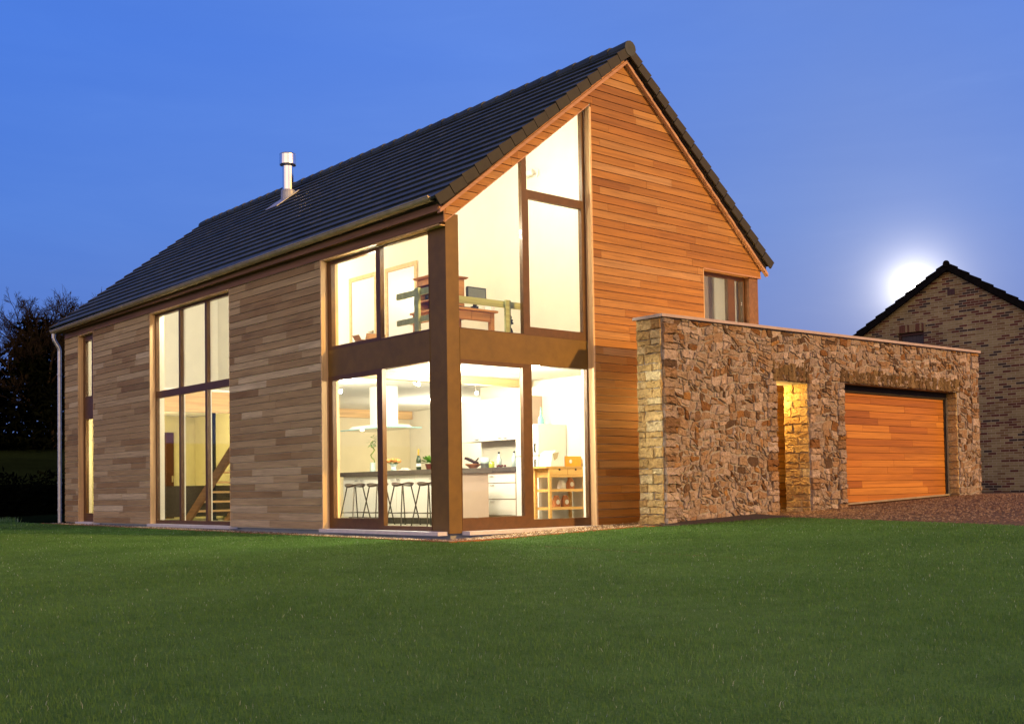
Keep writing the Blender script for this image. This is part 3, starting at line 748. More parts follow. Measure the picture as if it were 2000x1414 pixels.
# garage door
mb = MB(); DZ0, DZ1 = .245, GA[2]+.1
def PD(u, v, d): return (u, -1.06+d, v)
cladding(mb, PD, [[(-1,0,-GA[0]-.01), (1,0,GA[1]-.12), (-.0265, -1, -.045), (0,1,2.26)]], .2, 2.3, GA[0], GA[1], z0=.13, lmin=.9, lmax=2.8)
gd = mb.build('garage_door', M['cedar_door'], gar)
mb = MB(); mb.box(GA[0]+.002, GA[1]-.002, -1.03, -1.0, .15, 2.50); mb.box(GA[1]-.12, GA[1]-.03, -1.075, -1.031, .2, 2.5); mb.box(GA[0], GA[1], -1.085, -1.03, 2.265, 2.62); mb.build('frame', M['gap'], gd)  # dark strip at the top stands for frame and lintel shade
mb = MB(); mb.box(GA[1]-.05, GA[1]-.02, -1.10, -1.076, .3, 2.3); mb.build('guide_rail', M['zinc'], gd)
mb = MB(); mb.hexa([(GA[0], -1.12, .205), (GA[1], -1.12, .335), (GA[1], -1.12, .365), (GA[0], -1.12, .235)], [(GA[0], -1.0, .205), (GA[1], -1.0, .335), (GA[1], -1.0, .365), (GA[0], -1.0, .235)]); mb.build('threshold', M['zinc'], gd)

# ================================================================== NEIGHBOUR
nbh = thing('brick_house', 'multicoloured brick house with dark tiled gable roof behind stone garage', 'house', (19.3, 2.7, .3))
XN = 19.3; ya, za = 2.70, 6.40; kL, kR = .565, .655
SK = .54; nb_len = 11
def NL(y): return za-kL*(y-ya) if y > ya else za-kR*(ya-y)
mb = MB(); win = (3.50, 4.31, 3.1, 4.79)
ys = [-4.0, ya, 3.50, 4.31, 9.2]
def q4(y0, y1, zlo, zhi0, zhi1): mb.hexa([(XN, y0, zlo), (XN, y1, zlo), (XN, y1, zhi1), (XN, y0, zhi0)], [(XN+.3, y0, zlo), (XN+.3, y1, zlo), (XN+.3, y1, zhi1), (XN+.3, y0, zhi0)])
q4(-4, ya, -.3, NL(-4), NL(ya)); q4(ya, win[0], -.3, NL(ya), NL(win[0])); q4(win[0], win[1], -.3, win[2], win[2]); q4(win[0], win[1], win[3], NL(win[0]), NL(win[1])); q4(win[1], 9.2, -.3, NL(win[1]), NL(9.2))
for y0, y1 in ((-4, -3.7), (8.9, 9.2)): mb.hexa([(XN+.301, y0, -.3), (XN+11, y0+SK*11, -.3), (XN+11, y1+SK*11, -.3), (XN+.301, y1, -.3)], [(XN+.301, y0, NL(y0 if y0 < 0 else y1)), (XN+11, y0+SK*11, NL(y0 if y0 < 0 else y1)), (XN+11, y1+SK*11, NL(y0 if y0 < 0 else y1)), (XN+.301, y1, NL(y0 if y0 < 0 else y1))])
mb.build('wall', M['brick'], nbh)
mb = MB()   # roof as courses of tiles stepping up from the eaves
for sgn, k, yend in ((1, kL, 9.6), (-1, kR, -4.4)):
    n = 22
    for i in range(n):
        t0, t1 = i/n, (i+1)/n; yA, yB = yend+(ya-yend)*t0, yend+(ya-yend)*t1
        f = lambda y: za+.10-k*abs(y-ya)
        mb.hexa([(XN-.14, yA, f(yA)-.16), (XN+11, yA+SK*11, f(yA)-.16), (XN+11, yA+SK*11, f(yA)+.085), (XN-.14, yA, f(yA)+.085)], [(XN-.14, yB, f(yB)-.16), (XN+11, yB+SK*11, f(yB)-.16), (XN+11, yB+SK*11, f(yB)+.04), (XN-.14, yB, f(yB)+.04)], random.random())
nr = mb.build('roof', M['darkroof'], nbh)
mb = MB(); mb.tube([(XN-.16, ya, za+.11), (XN+11, ya+SK*11, za+.11)], .09, 10); mb.build('ridge_tile', M['darkroof'], nr)
mb = MB(); rects_plate(mb, lambda u, v, d: (XN+.08+d, u, v), win, [(win[0]+.07, win[1]-.07, win[2]+.07, win[3]-.08)], 0, .08); nw2 = mb.build('window', M['redframe'], nbh)
mb = MB()
for i in range(6): mb.box(XN+.12, XN+.14, win[0]+.07+i*.1117, win[0]+.07+(i+1)*.1117-.006, win[2]+.07, win[3]-.08, random.random())
mb.build('shutter', M['shutter'], nw2)
mb = MB(); random.seed(11)
for i in range(15):
    y0 = win[0]-.06+i*.062; mb.box(XN-.012, XN-.001, y0, y0+.052, win[3]+.005, win[3]+.215, random.choice((.1, .3, .5, .75, .9, .6, .45)))
t = NT('soldier_brick'); t.color(t.ramp(t.tint(), [(0, (.05, .03, .02)), (.25, (.13, .05, .025)), (.45, (.26, .19, .085)), (1, (.32, .25, .11))], 'CONSTANT')); t.rough(.9); mb.build('lintel', t.m, nbh)
mb = MB(); mb.box(XN-.012, XN-.001, 2.56, 2.63, 5.66, 5.83, .3); mb.box(XN-.006, XN-.0005, 2.635, 2.695, 5.66, 5.83, .05); mb.box(XN-.012, XN-.001, 2.70, 2.77, 5.66, 5.83, .3); mb.build('vent', M['redframe'], nbh)

# ================================================================== KITCHEN
def at_z(px, py): pass
isl = thing('kitchen_island', 'long white kitchen island with thick dark worktop behind the stools', 'kitchen island', (2.5, 4.4, 0))
mb = MB(); mb.box(2.22, 2.90, 2.6, 6.22, .11, .885); cab = mb.build('carcass', M['plaster_taupe'], isl)
mb = MB(); mb.box(2.30, 2.85, 2.65, 6.18, 0.001, .109); mb.build('plinth', M['counter'], isl)
mb = MB(); mb.box(2.15, 2.95, 2.55, 6.27, .886, .970); mb.build('worktop', M['counter'], isl)
for k in range(6):
    y0 = 2.61+k*.602; mb = MB(); mb.box(2.203, 2.2195, y0, y0+.590, .115, .88); dr = mb.build('door', M['white'], isl)
    hy = y0+.47 if k % 2 == 0 else y0+.06; mb = MB(); mb.box(2.178, 2.188, hy, hy+.10, .80, .812); mb.box(2.188, 2.2025, hy, hy+.01, .80, .812); mb.box(2.188, 2.2025, hy+.09, hy+.10, .80, .812); mb.build('handle', M['steel'], dr)

def make_stool(loc, label):
    st = thing('bar_stool', label, 'bar stool', loc, 'bar stools along the kitchen island')
    x, y, _ = loc; mb = MB(); n = 8; m_ = 10; top = []; bot = []
    for i in range(n+1):
        for j in range(m_+1):
            u, v = -1+2*i/n, -1+2*j/m_; k = math.sqrt(max(0, 1-.42*v*v-.3*u*u)); du = u*math.sqrt(1-.35*v*v); dv = v*math.sqrt(1-.35*u*u)
            z = .715+.035*dv*dv-.012*du*du
            top.append((x+du*.15, y+dv*.215, z)); bot.append((x+du*.14, y+dv*.20, z-.032))
    o = len(mb.v); mb.v += top+bot; T = len(top); R = m_+1
    for i in range(n):
        for j in range(m_):
            a = o+i*R+j; mb.f.append((a, a+1, a+R+1, a+R)); mb.f.append((a+T, a+T+R, a+T+R+1, a+T+1)); mb.t += [.5, .5]; mb.m += [0, 0]
    edge = [j for j in range(R)]+[i*R+m_ for i in range(1, n+1)]+[n*R+j for j in range(m_-1, -1, -1)]+[i*R for i in range(n-1, 0, -1)]
    for a, b in zip(edge, edge[1:]+edge[:1]): mb.f.append((o+a, o+b, o+b+T, o+a+T)); mb.t.append(.5); mb.m.append(0)
    mb.build('seat', M['darkseat'], st, smooth=True)
    for sx_, sy_ in ((-1, -1), (-1, 1), (1, -1), (1, 1)):
        l = MB(); l.tube([(x+sx_*.09, y+sy_*.12, .70), (x+sx_*.205, y+sy_*.225, .012)], .0115, 8); l.tube([(x+sx_*.2052, y+sy_*.2252, .012), (x+sx_*.207, y+sy_*.227, .0)], .016, 8); l.build('leg', M['darkleg'], st)
    r = MB(); c = [(x+a*.172, y+b*.195, .215) for a, b in ((-1, -1), (1, -1), (1, 1), (-1, 1))]
    for p, q in zip(c, c[1:]+c[:1]): r.tube([p, q], .008, 6)
    r.build('footrest', M['darkleg'], st)
    return st
s0 = make_stool((1.70, 5.02, 0), 'dark bar stool farthest along the island, nearest the window handle')
move_tree(s0, (1.70, 4.28, 0), 'dark bar stool half hidden by the window mullion')
move_tree(s0, (1.70, 3.50, 0), 'dark bar stool fully visible beside the mullion, legs crossing its neighbour')
move_tree(s0, (1.70, 2.74, 0), 'dark bar stool cut off by the brown corner column')

hd = thing('cooker_hood', 'white cooker hood with square chimney hanging over the kitchen island', 'cooker hood', (2.55, 5.3, 1.75))
mb = MB(); mb.box(2.40, 2.72, 5.07, 5.55, 1.862, 2.598); mb.build('chimney', M['white'], hd)
mb = MB(); mb.hexa([(2.25, 4.82, 1.80), (2.9, 4.82, 1.80), (2.9, 6.10, 1.80), (2.25, 6.10, 1.80)], [(2.30, 4.90, 1.86), (2.85, 4.90, 1.86), (2.85, 6.02, 1.86), (2.30, 6.02, 1.86)]); mb.build('canopy', M['white'], hd)
mb = MB(); mb.box(2.2, 2.95, 4.62, 6.30, 1.782, 1.798); mb.build('glass_visor', M['tealglass'], hd)
for y in (5.02, 5.75):
    mb = MB(); mb.lathe((2.35, y, 1.77), [(.03, 0), (.035, .011)], 12); mb.build('lamp', M['bulb'], hd)

# small things on the island
mb = MB(); mb.lathe((2.42, 5.50, .9705), [(.05, 0), (.055, .02), (.05, .16), (.052, .18)], 12)
v = thing('bamboo_vase', 'tall lucky bamboo stalk in a clear vase on the island', 'plant', (2.42, 5.50, .9705)); mb.build('vase', M['clearglass'], v)
mb = MB(); p = []; 
for i in range(14):
    a = i*1.3; p.append((2.42+.035*math.cos(a)*(i > 2), 5.50+.045*math.sin(a)*(i > 2), .98+i*.045))
mb.tube(p, [.012]*len(p), 6); mb.build('stalk', M['stalk'], v)
mb = MB()
for i in range(26):
    a = random.uniform(0, 2*PI); l = random.uniform(.10, .22); z = random.uniform(1.42, 1.64); r0 = .02
    d = Vector((math.cos(a), math.sin(a), random.uniform(-.25, .7))).normalized(); b = Vector((2.42, 5.5, z)); sd = d.cross(Vector((0, 0, 1))).normalized()*.013
    m_ = b+d*l*.5+Vector((0, 0, .02)); e = b+d*l-Vector((0, 0, .02)); mb.poly([b, m_-sd, e, m_+sd])
mb.build('leaf', M['leaf'], v)
v = thing('flower_vase', 'glass vase of orange and pink roses on the island', 'flowers', (2.42, 4.80, .9705))
mb = MB(); mb.lathe((2.42, 4.80, .9705), [(.045, 0), (.06, .02), (.05, .08), (.075, .13)], 12); mb.build('vase', M['clearglass'], v)
mb = MB()
for i in range(11): a = i*2.4; r = .03+.011*i; mb.ball((2.42+math.cos(a)*r, 4.86+math.sin(a)*r*1.2, 1.17+.035*math.sin(i*3.1)), .042, 8, .85)
mb.build('bloom', M['petal'], v)
mb = MB()
for i in range(14):
    a = random.uniform(0, 2*PI); b = Vector((2.42, 4.83, 1.08)); d = Vector((math.cos(a), math.sin(a), .35)); sd = Vector((-math.sin(a), math.cos(a), 0))*.025
    mb.poly([b, b+d*.08-sd, b+d*.16, b+d*.08+sd])
mb.build('leaf', M['leaf'], v)
bt = thing('champagne_bottle', 'dark green champagne bottle with gold foil neck', 'bottle', (2.40, 3.98, .9705))
mb = MB(); mb.lathe((2.40, 3.98, .9705), [(.044, 0), (.046, .01), (.046, .18), (.030, .235), (.017, .27)], 14); mb.build('body', M['bottle'], bt, smooth=True)
mb = MB(); mb.lathe((2.40, 3.98, .9705), [(.018, .265), (.017, .36), (.019, .362), (.019, .38)], 12); mb.build('foil', M['gold'], bt)
mb = MB(); mb.lathe((2.40, 3.98, .9705), [(.0468, .06), (.0468, .12)], 14); mb.build('paper_label', M['paper'], bt)
pl = thing('potted_herb', 'small leafy green herb in a dark pot beside champagne bottle', 'plant', (2.40, 3.66, .9705))
mb = MB(); mb.lathe((2.40, 3.66, .9705), [(.05, 0), (.075, .10), (.08, .105)], 12); mb.build('pot', M['pot'], pl)
mb = MB()
for i in range(70):
    a, e = random.uniform(0, 2*PI), random.uniform(.1, 1.4); d = Vector((math.cos(a)*math.cos(e), math.sin(a)*math.cos(e), math.sin(e)*.8)); b = Vector((2.40, 3.66, 1.075)); sd = d.cross(Vector((.2, .1, 1))).normalized()*.022; l = random.uniform(.08, .17)
    mb.poly([b+d*l*.5, b+d*l-sd, b+d*l*1.3, b+d*l+sd])
mb.build('leaf', M['leaf'], pl)
mb = MB(); mb.lathe((2.40, 3.47, .9705), [(.03, 0), (.022, .05), (.028, .12), (.018, .17), (.026, .21), (.012, .25)], 10); solo(mb, 'pepper_mill', M['black'], 'black turned pepper mill next to potted herb', 'pepper mill')
mb = MB(); mb.box(2.32, 2.5, 4.36, 4.50, .9705, .995); mb.box(2.36, 2.46, 4.39, 4.47, .9955, 1.02); solo(mb, 'tray', M['paper'], 'small pale dish lying flat on the island worktop', 'dish')

# base and wall units
ku_ = thing('base_cabinet', 'white base cabinet with three wide drawers and dark worktop', 'cabinet', (3.9, 3.4, 0))
mb = MB(); mb.box(3.622, 4.298, 2.70, 4.35, .12, .915); mb.build('carcass', M['plaster_taupe'], ku_)
mb = MB(); mb.box(3.70, 4.29, 2.70, 4.35, 0, .119); mb.build('plinth', M['zinc'], ku_)
mb = MB(); mb.box(3.58, 4.298, 2.69, 4.42, .916, 1.0); mb.build('worktop', M['counter'], ku_)
for z0, z1 in ((.13, .42), (.425, .715), (.72, .88)):
    mb = MB(); mb.box(3.605, 3.6215, 2.71, 3.97, z0, z1-.012); dr = mb.build('drawer', M['white'], ku_)
    mb = MB(); mb.box(3.58, 3.588, 3.28, 3.40, z1-.05, z1-.038); mb.box(3.588, 3.6045, 3.28, 3.29, z1-.05, z1-.038); mb.box(3.588, 3.6045, 3.39, 3.40, z1-.05, z1-.038); mb.build('handle', M['steel'], dr)
mb = MB(); mb.box(3.605, 3.6215, 3.98, 4.34, .13, .88); dr = mb.build('door', M['white'], ku_); mb = MB(); mb.box(3.585, 3.604, 4.02, 4.10, .83, .842); mb.build('handle', M['steel'], dr)
wu = thing('wall_cabinet', 'white wall cabinets with three doors above the worktop', 'cabinet', (4.1, 3.5, 1.5))
mb = MB(); mb.box(3.93, 4.298, 2.70, 4.75, 1.52, 2.30); mb.build('carcass', M['plaster_taupe'], wu)
for k in range(3):
    y0 = 2.705+k*.68; mb = MB(); mb.box(3.912, 3.9295, y0, y0+.668, 1.515, 2.30); dr = mb.build('door', M['white'], wu)
    hy = y0+(.54 if k == 0 else .03); mb = MB(); mb.box(3.89, 3.898, hy, hy+.10, 1.545, 1.556); mb.box(3.898, 3.9115, hy, hy+.01, 1.545, 1.556); mb.box(3.898, 3.9115, hy+.09, hy+.1, 1.545, 1.556); mb.build('handle', M['steel'], dr)
fr_ = thing('refrigerator', 'tall white fridge freezer with two doors beside the worktop', 'fridge', (3.9, 2.35, 0))
mb = MB(); mb.box(3.66, 4.28, 2.06, 2.66, .05, 1.74); mb.build('body', M['fridge'], fr_)
for z0, z1 in ((.08, 1.17), (1.19, 1.735)):
    mb = MB(); mb.box(3.60, 3.655, 2.06, 2.66, z0, z1); dr = mb.build('door', M['fridge'], fr_)
    hz = (z1-.32, z1-.06) if z0 < 1 else (z0+.05, z0+.2); mb = MB(); mb.box(3.57, 3.585, 2.12, 2.14, *hz); mb.box(3.585, 3.5995, 2.12, 2.14, hz[0], hz[0]+.02); mb.box(3.585, 3.5995, 2.12, 2.14, hz[1]-.02, hz[1]); mb.build('handle', M['black'], dr)
mb = MB(); mb.box(3.601, 3.66, 2.065, 2.655, 1.1702, 1.1898); mb.build('door_seal', M['zinc'], fr_)
mb = MB(); mb.lathe((3.85, 2.25, 1.741), [(.055, 0), (.06, .01), (.058, .10), (.02, .17), (.014, .30), (.018, .31)], 12); solo(mb, 'blue_bottle', M['tealglass'], 'teal glass bottle with long neck standing on the fridge', 'bottle', smooth=True)

# on the worktop
mb = MB(); mb.lathe((3.78, 4.12, 1.001), [(.06, 0), (.15, .07), (.16, .09), (.145, .085), (.05, .02)], 14); bw_ = thing('mixing_bowl', 'wooden bowl with dark utensils on worktop', 'bowl', (3.78, 4.12, 1.001)); mb.build('bowl', M['bowl'], bw_)
mb = MB(); mb.obox((3.76, 4.14, 1.15), (0, .17, .055), (.035, 0, 0), (0, -.008, .02)); mb.obox((3.74, 3.98, 1.14), (0, .07, -.05), (.012, 0, 0), (0, .004, .008)); mb.build('utensil', M['darkseat'], bw_)
cm = thing('coffee_jug', 'glass coffee jug with dark base on the worktop', 'jug', (3.75, 3.72, 1.001))
mb = MB(); mb.lathe((3.75, 3.72, 1.001), [(.085, 0), (.09, .08)], 14); mb.build('base', M['screen'], cm)
mb = MB(); mb.lathe((3.75, 3.72, 1.001), [(.088, .081), (.095, .13), (.08, .18), (.06, .20)], 14); mb.build('jug', M['clearglass'], cm, smooth=True)
mb = MB(); mb.lathe((3.75, 3.53, 1.001), [(.055, 0), (.058, .07), (.05, .10), (.05, .12)], 12); solo(mb, 'green_jar', M['jar'], 'squat olive green jar beside coffee jug', 'jar')
for y, lab in ((3.40, 'clear glass bottle with dark stopper behind the green jar'), (2.97, 'clear glass bottle with dark stopper against the fridge side')):
    b = thing('glass_bottle', lab, 'bottle', (3.82, y, 1.001), 'clear bottles on the worktop')
    mb = MB(); mb.lathe((3.82, y, 1.001), [(.05, 0), (.052, .15), (.03, .20), (.016, .23), (.016, .26)], 12); mb.build('body', M['clearglass'], b, smooth=True)
    mb = MB(); mb.lathe((3.82, y, 1.001), [(.018, .261), (.02, .29)], 10); mb.build('stopper', M['black'], b)
mb = MB(); 
for i in range(7): mb.ball((3.72+random.uniform(-.04, .04), 3.12+i*.035, 1.021+random.uniform(0, .012)), .022, 8)
solo(mb, 'red_fruit_pile', M['pot'], 'small heap of red fruit on the worktop near the fridge', 'fruit')

# trolley
tr = thing('kitchen_trolley', 'birch kitchen trolley with two drawers and open shelves', 'trolley', (3.72, 1.7, 0))
mb = MB(); mb.box(3.27, 4.27, 1.50, 1.95, .945, .975); mb.build('top', M['birch'], tr)
for x in (3.375, 4.20):
    for y in (1.53, 1.90):
        mb = MB(); mb.box(x-.025, x+.025, y-.022, y+.022, .09, .944); l = mb.build('leg', M['birch'], tr)
        mb = MB(); mb.tube([(x-.014, y, .045), (x+.014, y, .045)], .045, 12); mb.build('caster', M['birch'], l)
for z in (.23, .54): mb = MB(); mb.box(3.40, 4.175, 1.51, 1.94, z, z+.045); mb.build('shelf', M['birch'], tr)
for k in range(2):
    mb = MB(); mb.box(3.405+k*.385, 3.405+k*.385+.375, 1.512, 1.90, .83, .943); d_ = mb.build('drawer', M['birch'], tr)
    mb = MB(); mb.box(3.57+k*.385, 3.61+k*.385, 1.507, 1.5115, .905, .935); mb.build('finger_hole', M['black'], d_)
mb = MB(); mb.box(3.40, 4.175, 1.515, 1.90, .79, .828); mb.build('rail', M['birch'], tr)
bm = thing('bread_machine', 'rounded cream bread machine on top of trolley', 'appliance', (3.62, 1.72, .9755))
mb = MB(); q = [(3.45, .976), (3.78, .976), (3.78, 1.20), (3.74, 1.25), (3.58, 1.25), (3.48, 1.19)]; mb.hexa([(x, 1.58, z) for x, z in q], [(x, 1.88, z) for x, z in q]); mb.build('body', M['white'], bm)
mb = MB(); q = [(3.50, 1.20), (3.64, 1.22), (3.60, 1.12), (3.53, 1.08)]; mb.hexa([(x, 1.572, z) for x, z in q], [(x, 1.5795, z) for x, z in q]); mb.build('control_panel', M['zinc'], bm)
ob = thing('orange_carton', 'orange carton with white round spot on trolley top', 'box', (3.98, 1.7, .9755))
mb = MB(); mb.box(3.83, 4.22, 1.62, 1.86, .976, 1.155); mb.build('carton', M['orangebox'], ob)
mb = MB(); mb.tube([(3.96, 1.618, 1.065), (3.96, 1.6195, 1.065)], .035, 14); mb.build('round_label', M['paper'], ob)
def bag(x, z, h, lab, mat='bag'):
    b = thing('paper_bag', lab, 'bag', (x, 1.68, z), 'paper bags on the trolley shelves')
    mb = MB(); n = 10
    for t0, t1 in ((0, .55), (.55, .85), (.85, 1)):
        pr_ = lambda t: 1.0 if t < .6 else (1.0-.35*(t-.55)/.3 if t < .9 else .55)
        A_ = [(x+.075*pr_(t0)*math.copysign(abs(math.cos(2*PI*i/n))**.6, math.cos(2*PI*i/n)), 1.68+.05*pr_(t0)*math.copysign(abs(math.sin(2*PI*i/n))**.6, math.sin(2*PI*i/n)), z+h*t0) for i in range(n)]
        B_ = [(x+.075*pr_(t1)*math.copysign(abs(math.cos(2*PI*i/n))**.6, math.cos(2*PI*i/n)), 1.68+.05*pr_(t1)*math.copysign(abs(math.sin(2*PI*i/n))**.6, math.sin(2*PI*i/n)), z+h*t1) for i in range(n)]
        mb.hexa(A_, B_)
    mb.build('bag', M[mat], b)
    mb = MB(); mb.tube([(x-.01, 1.622, z+h*.42), (x-.01, 1.6285, z+h*.42)], .042, 12); mb.build('paper_label', M['paper'], b)
bag(3.66, .276, .20, 'red brown paper bag on lowest trolley shelf, nearer the leg'); bag(3.87, .276, .20, 'red brown paper bag on lowest trolley shelf, nearer the wall')
bag(4.0, .586, .19, 'red brown paper bag on upper trolley shelf'); bag(3.79, .586, .15, 'crumpled white paper bag on upper trolley shelf', 'paper')

# spotlights
def spot(p, tip, lab):
    s = thing('ceiling_spotlight', lab, 'lamp', p, 'lit spotlights in the kitchen')
    a, b = Vector(p), Vector(tip); d = (b-a); mb = MB(); mb.tube([(p[0], p[1], 2.599), p], .008, 6); mb.lathe((p[0], p[1], 2.58), [(.05, 0), (.05, .018)], 12); mb.build('stem', M['steel'], s)
    mb = MB(); mb.tube([a, a+d*.9], [.022, .04], 10); mb.build('lamp_head', M['steel'], s)
    mb = MB(); mb.ball(b, .032, 10); mb.build('bulb', M['bulb'], s)
spot((1.10, 4.60, 2.44), (1.08, 4.50, 2.38), 'blazing spotlight beside the far jamb of kitchen window')
spot((3.30, 3.42, 2.42), (3.27, 3.35, 2.36), 'blazing spotlight in front of the wall cabinets')
spot((1.70, 3.1, 2.46), (1.72, 3.02, 2.42), 'small spotlight under ceiling behind the column')

# living room
sf = thing('sofa', 'dark low sofa in the yellow living room', 'sofa', (2.0, 12.9, 0))
mb = MB(); mb.box(.9, 3.0, 12.5, 13.3, .08, .42); mb.build('seat', M['sofa'], sf)
mb = MB(); mb.box(.9, 3.0, 12.3, 12.495, .08, .80); mb.build('backrest', M['sofa'], sf)
for x in (.72, 3.005): mb = MB(); mb.box(x, x+.175, 12.3, 13.3, .08, .62); mb.build('armrest', M['sofa'], sf)
mb = MB(); mb.tube([(2.0, 11.45, 0), (2.0, 11.45, 2.598)], .085, 16); mb.lathe((2.0, 11.45, 0), [(.12, 0), (.12, .03)], 16); solo(mb, 'stove_pipe', M['black'], 'black vertical pipe behind the open staircase', 'pipe')
mb = MB(); mb.lathe((.95, 13.4, 0), [(.16, 0), (.16, .03), (.02, .04), (.02, 1.45), (.17, 1.46), (.11, 1.72)], 12)

# upstairs study
dk = thing('desk', 'honey pine desk with drawer front upstairs behind green rail', 'desk', (2.5, 3.0, 2.94))
mb = MB(); mb.box(1.94, 3.07, 2.46, 3.56, 3.70, 3.735); mb.build('top', M['desk'], dk)
for x in (2.02, 2.97):
    for y in (2.54, 3.48): mb = MB(); mb.box(x-.04, x+.04, y-.04, y+.04, 2.941, 3.699); mb.build('leg', M['desk'], dk)
mb = MB(); mb.box(2.062, 2.928, 2.505, 2.525, 3.53, 3.699); mb.build('apron', M['desk'], dk)
mb = MB(); mb.box(1.99, 2.01, 2.582, 3.438, 3.53, 3.699); mb.build('apron', M['desk'], dk)
for k in range(2): mb = MB(); mb.box(2.08+k*.42, 2.48+k*.42, 2.495, 2.5045, 3.55, 3.69); mb.build('drawer', M['desk'], dk)
ht = thing('desk_hutch', 'orange pine hutch with open shelves standing on the desk', 'shelf', (2.4, 3.2, 3.7355))
mb = MB()
for y0, y1 in ((2.95, 2.985), (3.515, 3.55)): mb.box(2.10, 2.70, y0, y1, 3.736, 4.33)
mb.box(2.68, 2.70, 2.986, 3.514, 3.736, 4.33)
for z in (3.736, 3.93, 4.11, 4.30): mb.box(2.11, 2.679, 2.986, 3.514, z, z+.024)
mb.box(2.103, 2.1099, 2.986, 3.514, 4.22, 4.30); mb.box(2.16, 2.64, 2.943, 2.9495, 3.80, 4.27)
mb.build('carcass', M['desk'], ht)
mb = MB(); mb.hexa([(2.07, 2.92, 4.331), (2.73, 2.92, 4.331), (2.73, 3.58, 4.331), (2.07, 3.58, 4.331)], [(2.04, 2.89, 4.365), (2.76, 2.89, 4.365), (2.76, 3.61, 4.365), (2.04, 3.61, 4.365)]); mb.build('cornice', M['desk'], ht)
mb = MB(); mb.box(2.15, 2.5, 3.02, 3.22, 3.955, 4.08); mb.box(2.18, 2.5, 3.25, 3.42, 3.955, 4.05); solo(mb, 'file_box', M['black'], 'black file boxes on the middle hutch shelf', 'box')
mb = MB(); mb.lathe((2.20, 3.25, 4.135), [(.04, 0), (.045, .05), (.03, .075)], 10); solo(mb, 'white_mug', M['paper'], 'white mug on the upper hutch shelf', 'mug')
mn = thing('computer_monitor', 'tilted grey computer monitor on the pine desk', 'monitor', (2.80, 2.75, 3.7355))
cx, cz = 2.83, 4.05; ax = Vector((.215, -.0, .0)); up = Vector((.022, .03, .125)); nn = ax.cross(up).normalized()
mb = MB(); mb.obox((cx, 2.78, cz), ax, up, nn*.022); mb.build('housing', M['black'], mn)
mb = MB(); mb.obox(Vector((cx, 2.78, cz))-Vector((0, 1, 0))*.024, ax*.9, up*.86, nn*.003); mb.build('screen', M['screen'], mn)
mb = MB(); mb.box(cx-.03, cx+.03, 2.80, 2.84, 3.76, 4.0); mb.box(cx-.13, cx+.13, 2.72, 2.92, 3.736, 3.758); mb.build('stand', M['black'], mn)
mb = MB(); mb.obox((2.46, 2.66, 3.76), (.20, .02, 0), (-.01, .07, .03), (0, -.008, .012)); mb.box(2.62, 2.72, 2.58, 2.68, 3.736, 3.80); mb.box(2.25, 2.36, 2.76, 2.86, 3.736, 3.84); solo(mb, 'desk_clutter', M['black'], 'dark keyboard and gadgets heaped under the green rail', 'clutter')
mb = MB(); mb.obox((2.90, 2.55, 3.79), (.07, 0, 0), (0, .015, .05), (0, -.01, .003)); mb.box(2.99, 3.03, 2.50, 2.54, 3.736, 3.82); solo(mb, 'paper_stack', M['paper'], 'white papers propped on the desk corner', 'paper')
mb = MB(); mb.box(2.52, 2.88, 2.72, 3.1, 2.941, 3.40); solo(mb, 'computer_tower', M['screen'], 'dark computer tower lying under the pine desk', 'computer')
mb = MB(); mb.obox((2.44, 2.64, 3.09), (.06, 0, .02), (0, .02, 0), (-.02, 0, .10)); solo(mb, 'white_bag', M['paper'], 'crumpled white paper bag under the desk', 'bag')
dr_ = MB(); dr_.box(2.07, 2.36, 2.72, 3.1, 2.941, 3.24); solo(dr_, 'drawer_unit', M['desk'], 'low pine drawer unit beneath the desk', 'drawer unit')
fg = thing('dark_figurine', 'dark twisted statuette on slim stand beside the desk', 'statuette', (3.25, 2.3, 2.941))
mb = MB()
for s_ in (0, PI): mb.tube([(3.22+.05*math.cos(s_+i*.8), 2.35+.05*math.sin(s_+i*.8), 2.97+i*.055) for i in range(12)], [.022]*12, 6)
mb.ball((3.22, 2.35, 3.62), .05, 8); mb.tube([(3.13, 2.35, 3.56), (3.31, 2.35, 3.52)], .018, 6); mb.build('figure', M['black'], fg)
mb = MB(); mb.lathe((3.22, 2.35, 2.941), [(.10, 0), (.10, .025), (.03, .03)], 12); mb.build('base', M['black'], fg)
mb = MB(); mb.box(2.55, 2.95, 1.55, 1.80, 2.941, 3.06); solo(mb, 'black_box', M['black'], 'low black box on the upper floor by the white wall', 'box')
cb = thing('cardboard_box', 'open cardboard box on the upper floor by the door', 'box', (1.1, 3.25, 2.941))
mb = MB(); mb.box(.62, 1.02, 3.05, 3.30, 2.941, 3.12); mb.obox((.85, 3.04, 3.13), (.19, 0, 0), (0, -.035, .09), (0, .004, .002)); mb.obox((.61, 3.2, 3.14), (-.04, 0, .06), (0, .10, 0), (.002, 0, .002)); mb.build('box', M['card'], cb)
ws = thing('wall_spotlight', 'white cylinder spotlight on the upper gable wall', 'lamp', (3.87, 2.3, 6.29))
mb = MB(); mb.tube([(3.899, 2.30, 6.29), (3.87, 2.30, 6.29)], .07, 14); mb.tube([(3.869, 2.30, 6.29), (3.80, 2.31, 6.29)], .02, 8); mb.build('bracket', M['paper'], ws)
mb = MB(); mb.tube([(3.78, 2.27, 6.29), (3.74, 2.48, 6.27)], .05, 14); mb.build('lamp_head', M['paper'], ws)
mb = MB(); mb.tube([(3.7395, 2.4805, 6.27), (3.739, 2.483, 6.27)], .042, 14); mb.build('lens', M['screen'], ws)

